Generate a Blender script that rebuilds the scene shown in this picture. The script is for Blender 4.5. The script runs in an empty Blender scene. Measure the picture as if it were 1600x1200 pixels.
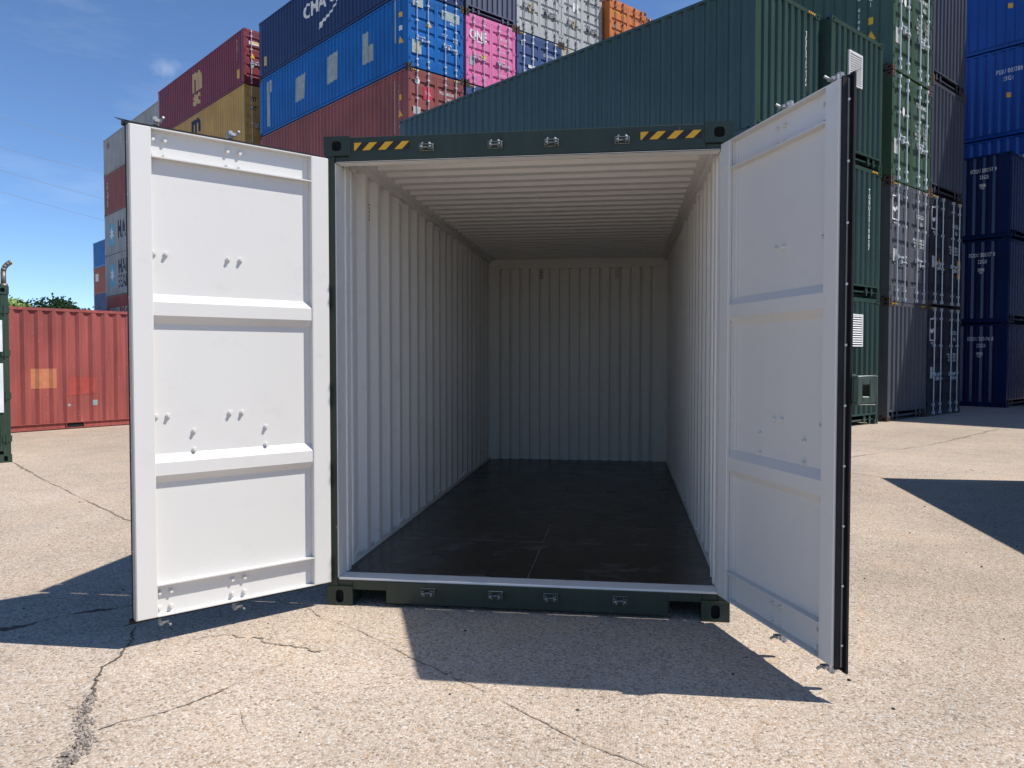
import bpy, bmesh, math, random
from mathutils import Vector, Matrix
random.seed(7)
R = math.radians
S = bpy.context.scene
C = S.collection

# ------------------------------------------------------------------ camera
cam_d = bpy.data.cameras.new('camera')
cam = bpy.data.objects.new('camera', cam_d); C.objects.link(cam)
cam.location = (1.816, -4.742, 1.545)
cam.rotation_euler = (math.pi/2 - 0.03325, 0, 0.13753)
cam_d.sensor_width = 36.0; cam_d.lens = 28.04
cam_d.clip_start = 0.05; cam_d.clip_end = 3000
S.camera = cam

# ------------------------------------------------------------------ sky, sun, exposure
SUN_EL = R(55.4)
W = bpy.data.worlds.new('World'); S.world = W; W.use_nodes = True
wn, wl = W.node_tree.nodes, W.node_tree.links
bg = wn['Background']; bg.inputs['Strength'].default_value = 0.122
sky = wn.new('ShaderNodeTexSky'); sky.sky_type = 'NISHITA'; sky.sun_disc = False
sky.sun_elevation = SUN_EL; sky.sun_rotation = R(90)
sky.altitude = 0; sky.air_density = 0.66; sky.dust_density = 0.0; sky.ozone_density = 5.0
tc = wn.new('ShaderNodeTexCoord')
mp = wn.new('ShaderNodeMapping'); mp.inputs['Scale'].default_value = (2.2, 2.2, 9.0)
mp.inputs['Rotation'].default_value = (0.10, 0.05, 0.4)
nz = wn.new('ShaderNodeTexNoise'); nz.inputs['Scale'].default_value = 1.6; nz.inputs['Detail'].default_value = 9; nz.inputs['Roughness'].default_value = 0.62
rp = wn.new('ShaderNodeValToRGB'); rp.color_ramp.elements[0].position = 0.56; rp.color_ramp.elements[1].position = 0.90
rp.color_ramp.elements[1].color = (0.15, 0.15, 0.15, 1)
# one small cumulus puff low over the yard
puff_dir = Vector((-0.4910, 0.8131, 0.3128)).normalized()
dt = wn.new('ShaderNodeVectorMath'); dt.operation = 'DISTANCE'; dt.inputs[1].default_value = puff_dir
nz2 = wn.new('ShaderNodeTexNoise'); nz2.inputs['Scale'].default_value = 55; nz2.inputs['Detail'].default_value = 6
m1 = wn.new('ShaderNodeMath'); m1.operation = 'MULTIPLY_ADD'; m1.inputs[1].default_value = 0.030; m1.inputs[2].default_value = -0.015
m2 = wn.new('ShaderNodeMath'); m2.operation = 'ADD'
mr = wn.new('ShaderNodeMapRange'); mr.inputs['From Min'].default_value = 0.016; mr.inputs['From Max'].default_value = 0.002
mr.inputs['To Min'].default_value = 0.0; mr.inputs['To Max'].default_value = 0.17
mx = wn.new('ShaderNodeMath'); mx.operation = 'MAXIMUM'
mix = wn.new('ShaderNodeMix'); mix.data_type = 'RGBA'; mix.inputs['B'].default_value = (6.6, 6.9, 7.4, 1)
wl.new(tc.outputs['Generated'], mp.inputs['Vector']); wl.new(mp.outputs[0], nz.inputs['Vector'])
wl.new(nz.outputs['Fac'], rp.inputs[0])
wl.new(tc.outputs['Generated'], dt.inputs[0]); wl.new(tc.outputs['Generated'], nz2.inputs['Vector'])
wl.new(nz2.outputs['Fac'], m1.inputs[0]); wl.new(dt.outputs['Value'], m2.inputs[0]); wl.new(m1.outputs[0], m2.inputs[1])
wl.new(m2.outputs[0], mr.inputs['Value'])
wl.new(rp.outputs[0], mx.inputs[0]); wl.new(mr.outputs[0], mx.inputs[1])
wl.new(mx.outputs[0], mix.inputs['Factor']); hs = wn.new('ShaderNodeHueSaturation'); hs.inputs['Saturation'].default_value = 1.05; wl.new(sky.outputs[0], hs.inputs['Color']); wl.new(hs.outputs[0], mix.inputs['A'])
wl.new(mix.outputs['Result'], bg.inputs['Color'])

sd = bpy.data.lights.new('sun', 'SUN'); sd.energy = 3.8; sd.angle = R(0.53); sd.color = (1.0, 0.955, 0.89)
sun = bpy.data.objects.new('sun', sd); C.objects.link(sun)
sun.rotation_euler = (0, math.pi/2 - SUN_EL, 0); sun.location = (30, 0, 40)
S.view_settings.view_transform = 'Standard'; S.view_settings.look = 'None'
S.view_settings.gamma = 1.0; S.view_settings.exposure = 0.5
S.view_settings.use_curve_mapping = False

# ------------------------------------------------------------------ materials
MATS = {}
def new_mat(name):
    m = bpy.data.materials.new(name); m.use_nodes = True
    nt = m.node_tree; b = nt.nodes['Principled BSDF']
    return m, nt.nodes, nt.links, b
def rgb(c): return (c[0], c[1], c[2], 1.0)
def paint(key, col, rough=0.42, fade=0.12, streak=0.12, rust=0.0, bump=0.0015, spec=0.4, chips=None, scuff=0.0):
    """painted steel: uneven fading, vertical run-off streaks, rust blooms; all by world position"""
    if key in MATS: return MATS[key]
    m, n, l, b = new_mat(key)
    geo = n.new('ShaderNodeNewGeometry')
    n1 = n.new('ShaderNodeTexNoise'); n1.inputs['Scale'].default_value = 0.9; n1.inputs['Detail'].default_value = 3
    l.new(geo.outputs['Position'], n1.inputs['Vector'])
    r1 = n.new('ShaderNodeMapRange'); r1.inputs['From Min'].default_value = 0.3; r1.inputs['From Max'].default_value = 0.7
    r1.inputs['To Min'].default_value = 1-fade; r1.inputs['To Max'].default_value = 1+fade
    l.new(n1.outputs['Fac'], r1.inputs['Value'])
    mp_ = n.new('ShaderNodeMapping'); mp_.inputs['Scale'].default_value = (9, 9, 0.35)
    n2 = n.new('ShaderNodeTexNoise'); n2.inputs['Scale'].default_value = 1.6; n2.inputs['Detail'].default_value = 3
    l.new(geo.outputs['Position'], mp_.inputs['Vector']); l.new(mp_.outputs[0], n2.inputs['Vector'])
    r2 = n.new('ShaderNodeMapRange'); r2.inputs['From Min'].default_value = 0.35; r2.inputs['From Max'].default_value = 0.7
    r2.inputs['To Min'].default_value = 1-streak; r2.inputs['To Max'].default_value = 1+streak
    l.new(n2.outputs['Fac'], r2.inputs['Value'])
    mu = n.new('ShaderNodeMath'); mu.operation = 'MULTIPLY'; l.new(r1.outputs[0], mu.inputs[0]); l.new(r2.outputs[0], mu.inputs[1])
    vm = n.new('ShaderNodeVectorMath'); vm.operation = 'SCALE'; vm.inputs[0].default_value = col
    l.new(mu.outputs[0], vm.inputs['Scale'])
    out = vm.outputs[0]
    n3 = n.new('ShaderNodeTexNoise'); n3.inputs['Scale'].default_value = 5.5; n3.inputs['Detail'].default_value = 5; n3.inputs['Roughness'].default_value = 0.7
    l.new(geo.outputs['Position'], n3.inputs['Vector'])
    if rust > 0:
        r3 = n.new('ShaderNodeMapRange'); r3.inputs['From Min'].default_value = 0.74-rust*0.2; r3.inputs['From Max'].default_value = 0.80-rust*0.2
        r3.clamp = True
        ad = n.new('ShaderNodeMath'); ad.operation = 'MULTIPLY_ADD'; ad.inputs[1].default_value = 0.35
        l.new(n2.outputs['Fac'], ad.inputs[0]); l.new(n3.outputs['Fac'], ad.inputs[2])
        sb = n.new('ShaderNodeMath'); sb.operation = 'SUBTRACT'; sb.inputs[1].default_value = 0.17; l.new(ad.outputs[0], sb.inputs[0])
        l.new(sb.outputs[0], r3.inputs['Value'])
        mxr = n.new('ShaderNodeMix'); mxr.data_type = 'RGBA'; mxr.inputs['B'].default_value = (0.13, 0.052, 0.025, 1)
        l.new(r3.outputs[0], mxr.inputs['Factor']); l.new(out, mxr.inputs['A']); out = mxr.outputs['Result']
    if chips:
        n4 = n.new('ShaderNodeTexNoise'); n4.inputs['Scale'].default_value = 26; n4.inputs['Detail'].default_value = 3
        l.new(geo.outputs['Position'], n4.inputs['Vector'])
        r4 = n.new('ShaderNodeMapRange'); r4.inputs['From Min'].default_value = 0.70; r4.inputs['From Max'].default_value = 0.74; r4.clamp = True
        l.new(n4.outputs['Fac'], r4.inputs['Value'])
        mxc = n.new('ShaderNodeMix'); mxc.data_type = 'RGBA'; mxc.inputs['B'].default_value = rgb(chips)
        l.new(r4.outputs[0], mxc.inputs['Factor']); l.new(out, mxc.inputs['A']); out = mxc.outputs['Result']
    if scuff > 0:
        mp5 = n.new('ShaderNodeMapping'); mp5.inputs['Scale'].default_value = (2.2, 2.2, 3.4); l.new(geo.outputs['Position'], mp5.inputs['Vector'])
        n5 = n.new('ShaderNodeTexNoise'); n5.inputs['Scale'].default_value = 2.3; n5.inputs['Detail'].default_value = 6; n5.inputs['Roughness'].default_value = 0.75; l.new(mp5.outputs[0], n5.inputs['Vector'])
        r5 = n.new('ShaderNodeMapRange'); r5.inputs['From Min'].default_value = 0.56; r5.inputs['From Max'].default_value = 0.74; r5.inputs['To Max'].default_value = scuff; r5.clamp = True; l.new(n5.outputs['Fac'], r5.inputs['Value'])
        mx5 = n.new('ShaderNodeMix'); mx5.data_type = 'RGBA'; mx5.inputs['B'].default_value = (0.24, 0.21, 0.18, 1)
        l.new(r5.outputs[0], mx5.inputs['Factor']); l.new(out, mx5.inputs['A']); out = mx5.outputs['Result']
    l.new(out, b.inputs['Base Color'])
    rr = n.new('ShaderNodeMapRange'); rr.inputs['To Min'].default_value = rough-0.08; rr.inputs['To Max'].default_value = rough+0.14
    l.new(n3.outputs['Fac'], rr.inputs['Value']); l.new(rr.outputs[0], b.inputs['Roughness'])
    b.inputs['Specular IOR Level'].default_value = spec
    bp = n.new('ShaderNodeBump'); bp.inputs['Strength'].default_value = 0.35; bp.inputs['Distance'].default_value = bump
    l.new(n3.outputs['Fac'], bp.inputs['Height']); l.new(bp.outputs[0], b.inputs['Normal'])
    MATS[key] = m; return m
def plain(key, col, rough=0.5, metal=0.0, spec=0.4, var=0.1, scale=8):
    if key in MATS: return MATS[key]
    m, n, l, b = new_mat(key)
    geo = n.new('ShaderNodeNewGeometry'); nn = n.new('ShaderNodeTexNoise'); nn.inputs['Scale'].default_value = scale; nn.inputs['Detail'].default_value = 5
    l.new(geo.outputs['Position'], nn.inputs['Vector'])
    mr_ = n.new('ShaderNodeMapRange'); mr_.inputs['From Min'].default_value = .3; mr_.inputs['From Max'].default_value = .7
    mr_.inputs['To Min'].default_value = 1-var; mr_.inputs['To Max'].default_value = 1+var
    l.new(nn.outputs['Fac'], mr_.inputs['Value'])
    vm = n.new('ShaderNodeVectorMath'); vm.operation = 'SCALE'; vm.inputs[0].default_value = col
    l.new(mr_.outputs[0], vm.inputs['Scale']); l.new(vm.outputs[0], b.inputs['Base Color'])
    b.inputs['Roughness'].default_value = rough; b.inputs['Metallic'].default_value = metal; b.inputs['Specular IOR Level'].default_value = spec
    MATS[key] = m; return m

zinc = plain('galvanised_steel', (0.36, 0.36, 0.35), 0.5, 0.3, var=0.35, scale=40)
zinc_pale = plain('painted_rod_grey', (0.50, 0.54, 0.58), 0.45, 0.25, var=0.12, scale=12)
rubber = plain('black_rubber', (0.012, 0.012, 0.014), 0.6, 0, 0.3, var=0.3)
white_mark = plain('white_lettering', (0.72, 0.72, 0.70), 0.6, var=0.15, scale=20)
dim_mark = plain('faded_white_lettering', (0.42, 0.42, 0.40), 0.7, var=0.25, scale=20)
black_mark = plain('black_lettering', (0.02, 0.022, 0.03), 0.6)
yellow_mark = plain('yellow_film', (0.80, 0.42, 0.015), 0.45, var=0.06)
hole_shade = plain('painted_hole_shade', (0.01, 0.01, 0.01), 0.9)  # near-black colour that paints the shade inside holes, louvres and pockets
alu = plain('bare_aluminium', (0.66, 0.67, 0.70), 0.5, 0.3)

# ------------------------------------------------------------------ mesh helpers
class MB:
    def __init__(s): s.v = []; s.f = []; s.m = []
    def quad(s, a, b, c, d, m=0):
        i = len(s.v); s.v += [a, b, c, d]; s.f.append((i, i+1, i+2, i+3)); s.m.append(m)
    def poly(s, pts, m=0):
        i = len(s.v); s.v += list(pts); s.f.append(tuple(range(i, i+len(pts)))); s.m.append(m)
    def box(s, x0, x1, y0, y1, z0, z1, m=0):
        i = len(s.v)
        s.v += [(x0,y0,z0),(x1,y0,z0),(x1,y1,z0),(x0,y1,z0),(x0,y0,z1),(x1,y0,z1),(x1,y1,z1),(x0,y1,z1)]
        for f in ((0,3,2,1),(4,5,6,7),(0,1,5,4),(1,2,6,5),(2,3,7,6),(3,0,4,7)):
            s.f.append(tuple(i+k for k in f)); s.m.append(m)
    def tube(s, a, b, r, n=8, m=0, r2=None, cap=True):
        a, b = Vector(a), Vector(b); d = (b-a).normalized()
        u = d.orthogonal().normalized(); w = d.cross(u); r2 = r if r2 is None else r2
        i = len(s.v)
        for k in range(n):
            t = 2*math.pi*k/n; o = u*math.cos(t)+w*math.sin(t)
            s.v.append(tuple(a+o*r)); s.v.append(tuple(b+o*r2))
        for k in range(n):
            j = (k+1) % n; s.f.append((i+2*k, i+2*j, i+2*j+1, i+2*k+1)); s.m.append(m)
        if cap:
            s.f.append(tuple(i+2*k for k in range(n))); s.m.append(m)
            s.f.append(tuple(i+2*k+1 for k in range(n))); s.m.append(m)
    def strip(s, prof, axis_fn, m=0):
        """prof: list of parameters; axis_fn(p) -> (bottom point, top point)"""
        pts = [axis_fn(p) for p in prof]
        i = len(s.v)
        for a, b in pts: s.v += [a, b]
        for k in range(len(pts)-1):
            s.f.append((i+2*k, i+2*k+2, i+2*k+3, i+2*k+1)); s.m.append(m)
    def mesh(s, name, mats, smooth=False):
        me = bpy.data.meshes.new(name); me.from_pydata([tuple(v) for v in s.v], [], s.f)
        for mt in mats: me.materials.append(mt)
        me.polygons.foreach_set('material_index', s.m)
        bm = bmesh.new(); bm.from_mesh(me); bmesh.ops.recalc_face_normals(bm, faces=bm.faces); bm.to_mesh(me); bm.free()
        if smooth: me.polygons.foreach_set('use_smooth', [True]*len(me.polygons))
        me.update(); return me
def obj(name, me, parent=None, loc=None, rotz=0):
    o = bpy.data.objects.new(name, me); C.objects.link(o)
    if parent is not None: o.parent = parent
    if loc is not None: o.location = loc
    if rotz: o.rotation_euler = (0, 0, rotz)
    return o
def thing(name, label, cat, loc, rotz=0, group=None):
    o = bpy.data.objects.new(name, None); C.objects.link(o); o.empty_display_size = 0.3
    o.location = loc; o.rotation_euler = (0, 0, rotz); o['label'] = label; o['category'] = cat
    if group: o['group'] = group
    return o
def bevel(me, w=0.004, seg=1):
    bm = bmesh.new(); bm.from_mesh(me); bmesh.ops.remove_doubles(bm, verts=bm.verts, dist=1e-5)
    bmesh.ops.bevel(bm, geom=[e for e in bm.edges if len(e.link_faces) == 2 and e.calc_face_angle(0) > 0.5], offset=w, segments=seg, affect='EDGES', profile=0.6)
    bm.to_mesh(me); bm.free(); return me
def breaks(n0, pitch, flat, slope, inner, a, b):
    """positions and depths of a trapezoid corrugation between a and b"""
    out = [(a, 0.0)]; s = a + n0
    while s + slope*2+inner < b:
        out += [(s, 0.0), (s+slope, 1.0), (s+slope+inner, 1.0), (s+2*slope+inner, 0.0)]
        s += pitch
    out.append((b, 0.0)); return out
def prof_depth(prof, s):
    for (a, da), (b, db) in zip(prof, prof[1:]):
        if a <= s <= b: return da if b-a < 1e-9 else da+(db-da)*(s-a)/(b-a)
    return 0.0

# ------------------------------------------------------------------ text
TXT = {}
def text_bm(body, bold=0.0, spacing=1.0, line=1.0):
    key = (body, bold, spacing, line)
    if key not in TXT:
        cu = bpy.data.curves.new('t', 'FONT'); cu.body = body; cu.size = 1.0; cu.resolution_u = 3; cu.offset = bold
        cu.space_character = spacing; cu.space_line = line; cu.align_x = 'CENTER'; cu.align_y = 'CENTER'
        o = bpy.data.objects.new('t', cu); C.objects.link(o)
        me = o.to_mesh(); bm = bmesh.new(); bm.from_mesh(me); o.to_mesh_clear()
        C.objects.unlink(o); bpy.data.objects.remove(o); TXT[key] = bm
    return TXT[key].copy()
def shape_bm(polys):
    bm = bmesh.new()
    for pl in polys: bm.faces.new([bm.verts.new((x, y, 0)) for x, y in pl])
    return bm
def place_mark(bm, name, parent, face, s, z, sx, sy, mat, prof=None, depth=0.042, W_=2.438, lift=0.003, off=0.0, tilt=0.0):
    """lay a flat outline on a container face so that it follows the pressed corrugation.
    face 'L': x=0 side seen from -x; 'R': x=W side; 'E': y=0 end"""
    for v in bm.verts:
        x, y = v.co.x*sx, v.co.y*sy
        if tilt: x, y = x*math.cos(tilt)-y*math.sin(tilt), x*math.sin(tilt)+y*math.cos(tilt)
        v.co = Vector((x, y, 0))
    sg = -1 if face == 'L' else 1
    if prof:
        lo = min(v.co.x for v in bm.verts); hi = max(v.co.x for v in bm.verts)
        for pos, _ in prof:
            q = (pos - s)*sg
            if lo < q < hi:
                bmesh.ops.bisect_plane(bm, geom=bm.verts[:]+bm.edges[:]+bm.faces[:], plane_co=(q,0,0), plane_no=(1,0,0), dist=1e-5)
    for v in bm.verts:
        a = s + sg*v.co.x; d = (prof_depth(prof, a)*depth if prof else 0.0) + off - lift; zz = z + v.co.y
        v.co = Vector((d, a, zz)) if face == 'L' else Vector((W_-d, a, zz)) if face == 'R' else Vector((a, d, zz))
    me = bpy.data.meshes.new(name); bm.to_mesh(me); bm.free(); me.materials.append(mat)
    return obj(name, me, parent)

# ------------------------------------------------------------------ container kit
WID = 2.438; SDEP = 0.042
def ring_hole(mb, org, ux, uy, nrm, w, h, hx, hy, rx, ry, depth, m=0, mh=1, n=16):
    """rectangle w*h with an oval hole that has real walls"""
    org, ux, uy, nrm = Vector(org), Vector(ux), Vector(uy), Vector(nrm)
    outer = []; inner = []
    for k in range(n):
        t = 2*math.pi*(k+0.5)/n; c, s_ = math.cos(t), math.sin(t)
        # superellipse so that slots look like slots
        e = 2/3.2
        ix = hx + rx*math.copysign(abs(c)**e, c); iy = hy + ry*math.copysign(abs(s_)**e, s_)
        q = max(abs(c)/1.0, abs(s_)/1.0); ox = w/2 + (w/2)*c/q; oy = h/2 + (h/2)*s_/q
        outer.append(org+ux*ox+uy*oy); inner.append(org+ux*ix+uy*iy)
    for k in range(n):
        j = (k+1) % n
        mb.quad(outer[k], outer[j], inner[j], inner[k], m)
        mb.quad(inner[k], inner[j], inner[j]-nrm*depth, inner[k]-nrm*depth, m)
    # fill the four true corners of the plate
    for cx, cy in ((0,0),(w,0),(w,h),(0,h)):
        near = sorted(range(n), key=lambda k: (outer[k]-(org+ux*cx+uy*cy)).length)[:2]
        mb.poly([org+ux*cx+uy*cy, outer[near[0]], outer[near[1]]], m)
    cen = sum(inner, Vector())/n - nrm*depth
    mb.poly([p_-nrm*depth for p_ in inner], mh)  # hole is closed by a cap painted as dark as its shade
CAST = {}
def casting(mat, sx, sy, vertical_slot):
    """corner casting, outer corner at the origin; sx, sy = +1/-1 give the inward directions"""
    key = (mat.name, sx, sy, vertical_slot)
    if key in CAST: return CAST[key]
    mb = MB(); w, d, h = 0.162, 0.178, 0.118; t = 0.0
    rx, ry = (0.026, 0.040) if vertical_slot else (0.030, 0.030)
    ring_hole(mb, (0,0,0) if sx > 0 else (0,0,0), (sx,0,0), (0,0,1), (0,-sy,0), w, h, w*0.5, h*0.5, rx, ry, 0.03)
    ring_hole(mb, (0,0,0), (0,sy,0), (0,0,1), (-sx,0,0), d, h, d*0.5, h*0.5, 0.038, 0.026, 0.03)
    x0, x1 = sorted((0, sx*w)); y0, y1 = sorted((0, sy*d))
    mb.quad((x0,y0,0),(x1,y0,0),(x1,y1,0),(x0,y1,0)); mb.quad((x0,y0,h),(x1,y0,h),(x1,y1,h),(x0,y1,h))
    mb.quad((sx*w,y0,0),(sx*w,y1,0),(sx*w,y1,h),(sx*w,y0,h)); mb.quad((x0,sy*d,0),(x1,sy*d,0),(x1,sy*d,h),(x0,sy*d,h))
    me = mb.mesh('corner_casting', [mat, hole_shade])
    CAST[key] = me; return me
SIDE_PROF = {}
def side_prof(L):
    if L not in SIDE_PROF:
        n = int((L-0.30)/0.278); st = (L-n*0.278)/2 + 0.036
        SIDE_PROF[L] = breaks(st-0.11, 0.278, 0.072, 0.068, 0.070, 0.11, L-0.11)
    return SIDE_PROF[L]
END_PROF = breaks(0.075, 0.25, 0.11, 0.018, 0.104, 0.10, WID-0.10)
CACHE = {}
def cached(key, fn):
    if key not in CACHE: CACHE[key] = fn()
    return CACHE[key]
def hazard(parent, x, z, y=-0.004, n=4, w=0.30, h=0.045):
    mb = MB(); mb.quad((0,0,0),(w,0,0),(w,0,h),(0,0,h),0)
    p_ = w/n; 
    for k in range(n):
        a = k*p_; mb.quad((a+p_*0.05,-0.002,0.001),(a+p_*0.5,-0.002,0.001),(min(a+p_*0.95,w),-0.002,h-0.001),(a+p_*0.5,-0.002,h-0.001),1)
    me = cached(('haz', n, w, h), lambda: mb.mesh('hazard_stripe', [black_mark, yellow_mark]))
    return obj('hazard_stripe', me, parent, (x, y, z))

def door_meshes(H, mat):
    """one leaf: pressed panel with horizontal grooves; hinge side at x=0, leaf 1.16 wide, outer face at y=0"""
    z0, z1, w = 0.17, H-0.15, 1.155
    mb = MB(); g = []
    n = 5; step = (z1-z0-0.16)/n
    for k in range(n): g.append(z0+0.08+step*(k+0.5))
    prof = [(z0+0.07, 0.0)]
    for c in g: prof += [(c-0.075, 0.0), (c-0.05, 0.036), (c+0.045, 0.036), (c+0.075, 0.0)]
    prof.append((z1-0.07, 0.0))
    fr = 0.075
    mb.strip(prof, lambda p: ((fr, p[1], p[0]), (w-fr, p[1], p[0])))
    mb.box(0, fr, -0.006, 0.04, z0, z1); mb.box(w-fr, w, -0.006, 0.04, z0, z1)
    mb.box(fr, w-fr, -0.006, 0.04, z0, z0+0.07); mb.box(fr, w-fr, -0.006, 0.04, z1-0.07, z1)
    return mb.mesh('door', [mat])
def rod_mesh(H, mat):
    mb = MB(); mb.tube((0,0,0.06), (0,0,H-0.05), 0.017, 8)
    for z in (0.30, 0.30+(H-0.6)*0.36, 0.30+(H-0.6)*0.68, H-0.32):
        mb.box(-0.045, 0.045, -0.022, 0.034, z-0.03, z+0.03)
    mb.box(-0.03, 0.03, -0.03, 0.03, 0.05, 0.13); mb.box(-0.03, 0.03, -0.03, 0.03, H-0.12, H-0.045)
    return mb.mesh('lock_rod', [mat])
def handle_mesh(mat):
    mb = MB(); mb.tube((0,-0.02,0), (0.34,-0.02,-0.012), 0.014, 6); mb.box(0.26, 0.33, -0.012, 0.03, -0.05, 0.035); mb.box(-0.02, 0.03, -0.03, 0.03, -0.05, 0.05)
    return mb.mesh('handle', [mat])
def hinge_mesh(mat):
    mb = MB(); mb.box(-0.07, 0.05, -0.014, 0.0, -0.045, 0.045); mb.tube((0,-0.014,-0.06), (0,-0.014,0.06), 0.014, 6)
    return mb.mesh('hinge', [mat])

def container(label, loc, rotz, L, H, mat, end='doors', group=None, stripes=False, rod=None, castmat=None, simple=False, name='shipping_container', panels=True, seal=None):
    t = thing(name, label, 'container', loc, rotz, group)
    k = mat.name; castmat = castmat or mat; rod = rod or zinc_pale; seal = seal or rubber
    sp = side_prof(L)
    if simple:
        def mk():
            mb = MB()
            for sx, x in ((1, 0.0), (-1, WID)):
                mb.strip(sp, lambda p: ((x+sx*SDEP*p[1], p[0], 0.13), (x+sx*SDEP*p[1], p[0], H-0.06)))
                mb.box(*sorted((x, x+sx*0.05)), 0.1, L-0.1, 0.02, 0.13); mb.box(*sorted((x, x+sx*0.05)), 0.1, L-0.1, H-0.07, H-0.005)
            mb.box(0.02, WID-0.02, 0.0, 0.04, 0.02, H-0.02); mb.box(0.02, WID-0.02, L-0.04, L, 0.02, H-0.02)
            mb.quad((0,0.02,H-0.02),(WID,0.02,H-0.02),(WID,L-0.02,H-0.02),(0,L-0.02,H-0.02))
            mb.quad((0,0.02,0.12),(WID,0.02,0.12),(WID,L-0.02,0.12),(0,L-0.02,0.12))
            for x in (0, WID-0.16):
                for y in (0, L-0.17):
                    mb.box(x, x+0.16, y, y+0.17, 0, 0.118); mb.box(x, x+0.16, y, y+0.17, H-0.118, H); mb.box(x+0.005, x+0.155, y+0.005, y+0.1, 0.118, H-0.118)
            return mb.mesh('body', [mat])
        obj('body', cached(('simple', L, H, k), mk), t); return t
    # corrugated sides
    def mk_side(sx, x):
        mb = MB(); mb.strip(sp, lambda p: ((x+sx*SDEP*p[1], p[0], 0.15), (x+sx*SDEP*p[1], p[0], H-0.055)))
        return mb.mesh('side_panel', [mat])
    obj('side_panel', cached(('sideL', L, H, k), lambda: mk_side(1, 0.001)), t)
    obj('side_panel', cached(('sideR', L, H, k), lambda: mk_side(-1, WID-0.001)), t)
    def rail(x0, x1, y0, y1, z0, z1, nm):
        mb = MB(); mb.box(x0, x1, y0, y1, z0, z1); return mb.mesh(nm, [mat])
    for side, x0, x1 in (('l', -0.003, 0.055), ('r', WID-0.055, WID+0.003)):
        obj('top_rail', cached(('tr', side, L, H, k), lambda: rail(x0, x1, 0.175, L-0.175, H-0.062, H-0.004, 'top_rail')), t)
        def mk_br():
            mb = MB(); sg = 1 if side == 'l' else -1; xo = 0.0 if side == 'l' else WID
            mb.box(*sorted((xo+sg*0.032, xo+sg*0.080)), 0.16, L-0.16, 0.030, 0.138); mb.box(*sorted((xo-sg*0.001, xo+sg*0.080)), 0.172, L-0.172, 0.138, 0.1505); mb.box(*sorted((xo+sg*0.002, xo+sg*0.080)), 0.172, L-0.172, 0.018, 0.030)
            return mb.mesh('bottom_rail', [mat])
        obj('bottom_rail', cached(('br', side, L, H, k), mk_br), t)
    def mk_roof():
        mb = MB(); pr = breaks(0.1, 0.21, 0.05, 0.03, 0.09, 0.1, L-0.1)
        mb.strip(pr, lambda p: ((0.05, p[0], H-0.012-0.018*p[1]), (WID-0.05, p[0], H-0.012-0.018*p[1]))); return mb.mesh('roof_panel', [mat])
    obj('roof_panel', cached(('roof', L, H, k), mk_roof), t)
    def mk_base():
        mb = MB(); mb.box(0.06, WID-0.06, 0.05, L-0.05, 0.10, 0.14)
        for i in range(int(L/0.6)): mb.box(0.06, WID-0.06, 0.3+i*0.6, 0.35+i*0.6, 0.03, 0.10)
        return mb.mesh('floor_frame', [mat])
    obj('floor_frame', cached(('base', L, k), mk_base), t)
    # far end
    def mk_far():
        mb = MB(); mb.strip(END_PROF, lambda p: ((p[0], L-0.001-0.04*p[1], 0.15), (p[0], L-0.001-0.04*p[1], H-0.1)))
        mb.box(0.16, WID-0.16, L-0.06, L-0.002, 0.018, 0.15); mb.box(0.16, WID-0.16, L-0.06, L-0.002, H-0.1, H-0.01); return mb.mesh('end_panel', [mat])
    obj('end_panel', cached(('far', L, H, k), mk_far), t)
    # posts and castings
    for px, x0, x1 in (('l', 0.004, 0.10), ('r', WID-0.10, WID-0.004)):
        for py, y0, y1 in (('n', 0.002, 0.11), ('f', L-0.11, L-0.002)):
            obj('corner_post', cached(('post', px, py, L, H, k), lambda: rail(x0, x1, y0, y1, 0.118, H-0.118, 'corner_post')), t)
    for sx, x in ((1, -0.006), (-1, WID+0.006)):
        for sy, y in ((1, -0.008), (-1, L+0.008)):
            obj('corner_casting', casting(castmat, sx, sy, True), t, (x, y, 0.0))
            obj('corner_casting', casting(castmat, sx, sy, False), t, (x, y, H-0.118))
    # near end
    if end == 'front':
        def mk_front():
            mb = MB(); mb.strip(END_PROF, lambda p: ((p[0], 0.004+0.046*p[1], 0.27), (p[0], 0.004+0.046*p[1], H-0.10)))
            return mb.mesh('end_panel', [mat])
        obj('end_panel', cached(('front', H, k), mk_front), t)
        obj('header', cached(('hd', H, k), lambda: rail(0.156, WID-0.156, 0.0, 0.06, H-0.10, H-0.012, 'header')), t)
        def mk_sill():
            mb = MB(); mb.box(0.10, WID-0.10, -0.002, 0.06, 0.225, 0.27)
            for x in (0.36, 0.62, WID-0.62, WID-0.36):
                mb.poly([(x-0.06,0.02,0.225),(x+0.06,0.02,0.225),(x+0.025,0.02,0.03),(x-0.025,0.02,0.03)])
            mb.box(0.156, WID-0.156, 0.70, 0.74, 0.02, 0.20)
            return mb.mesh('sill', [mat])
        obj('sill', cached(('sl', k), mk_sill), t)
    else:
        obj('header', cached(('hdd', H, k), lambda: rail(0.156, WID-0.156, 0.002, 0.08, H-0.148, H-0.006, 'header')), t)
        obj('sill', cached(('sld', k), lambda: rail(0.156, WID-0.156, 0.002, 0.08, 0.02, 0.165, 'sill')), t)
        dm = cached(('door', H, k), lambda: door_meshes(H, mat))
        gm = cached(('gasket', H), lambda: (lambda mb: (mb.box(-0.012, 0.012, -0.004, 0.03, 0.17, H-0.15), mb.mesh('seal', [rubber]))[1])(MB()))
        rm = cached(('rod', H, rod.name), lambda: rod_mesh(H, rod)); hm = cached(('handle', rod.name), lambda: handle_mesh(rod)); hg = cached(('hinge', k), lambda: hinge_mesh(mat))
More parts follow.
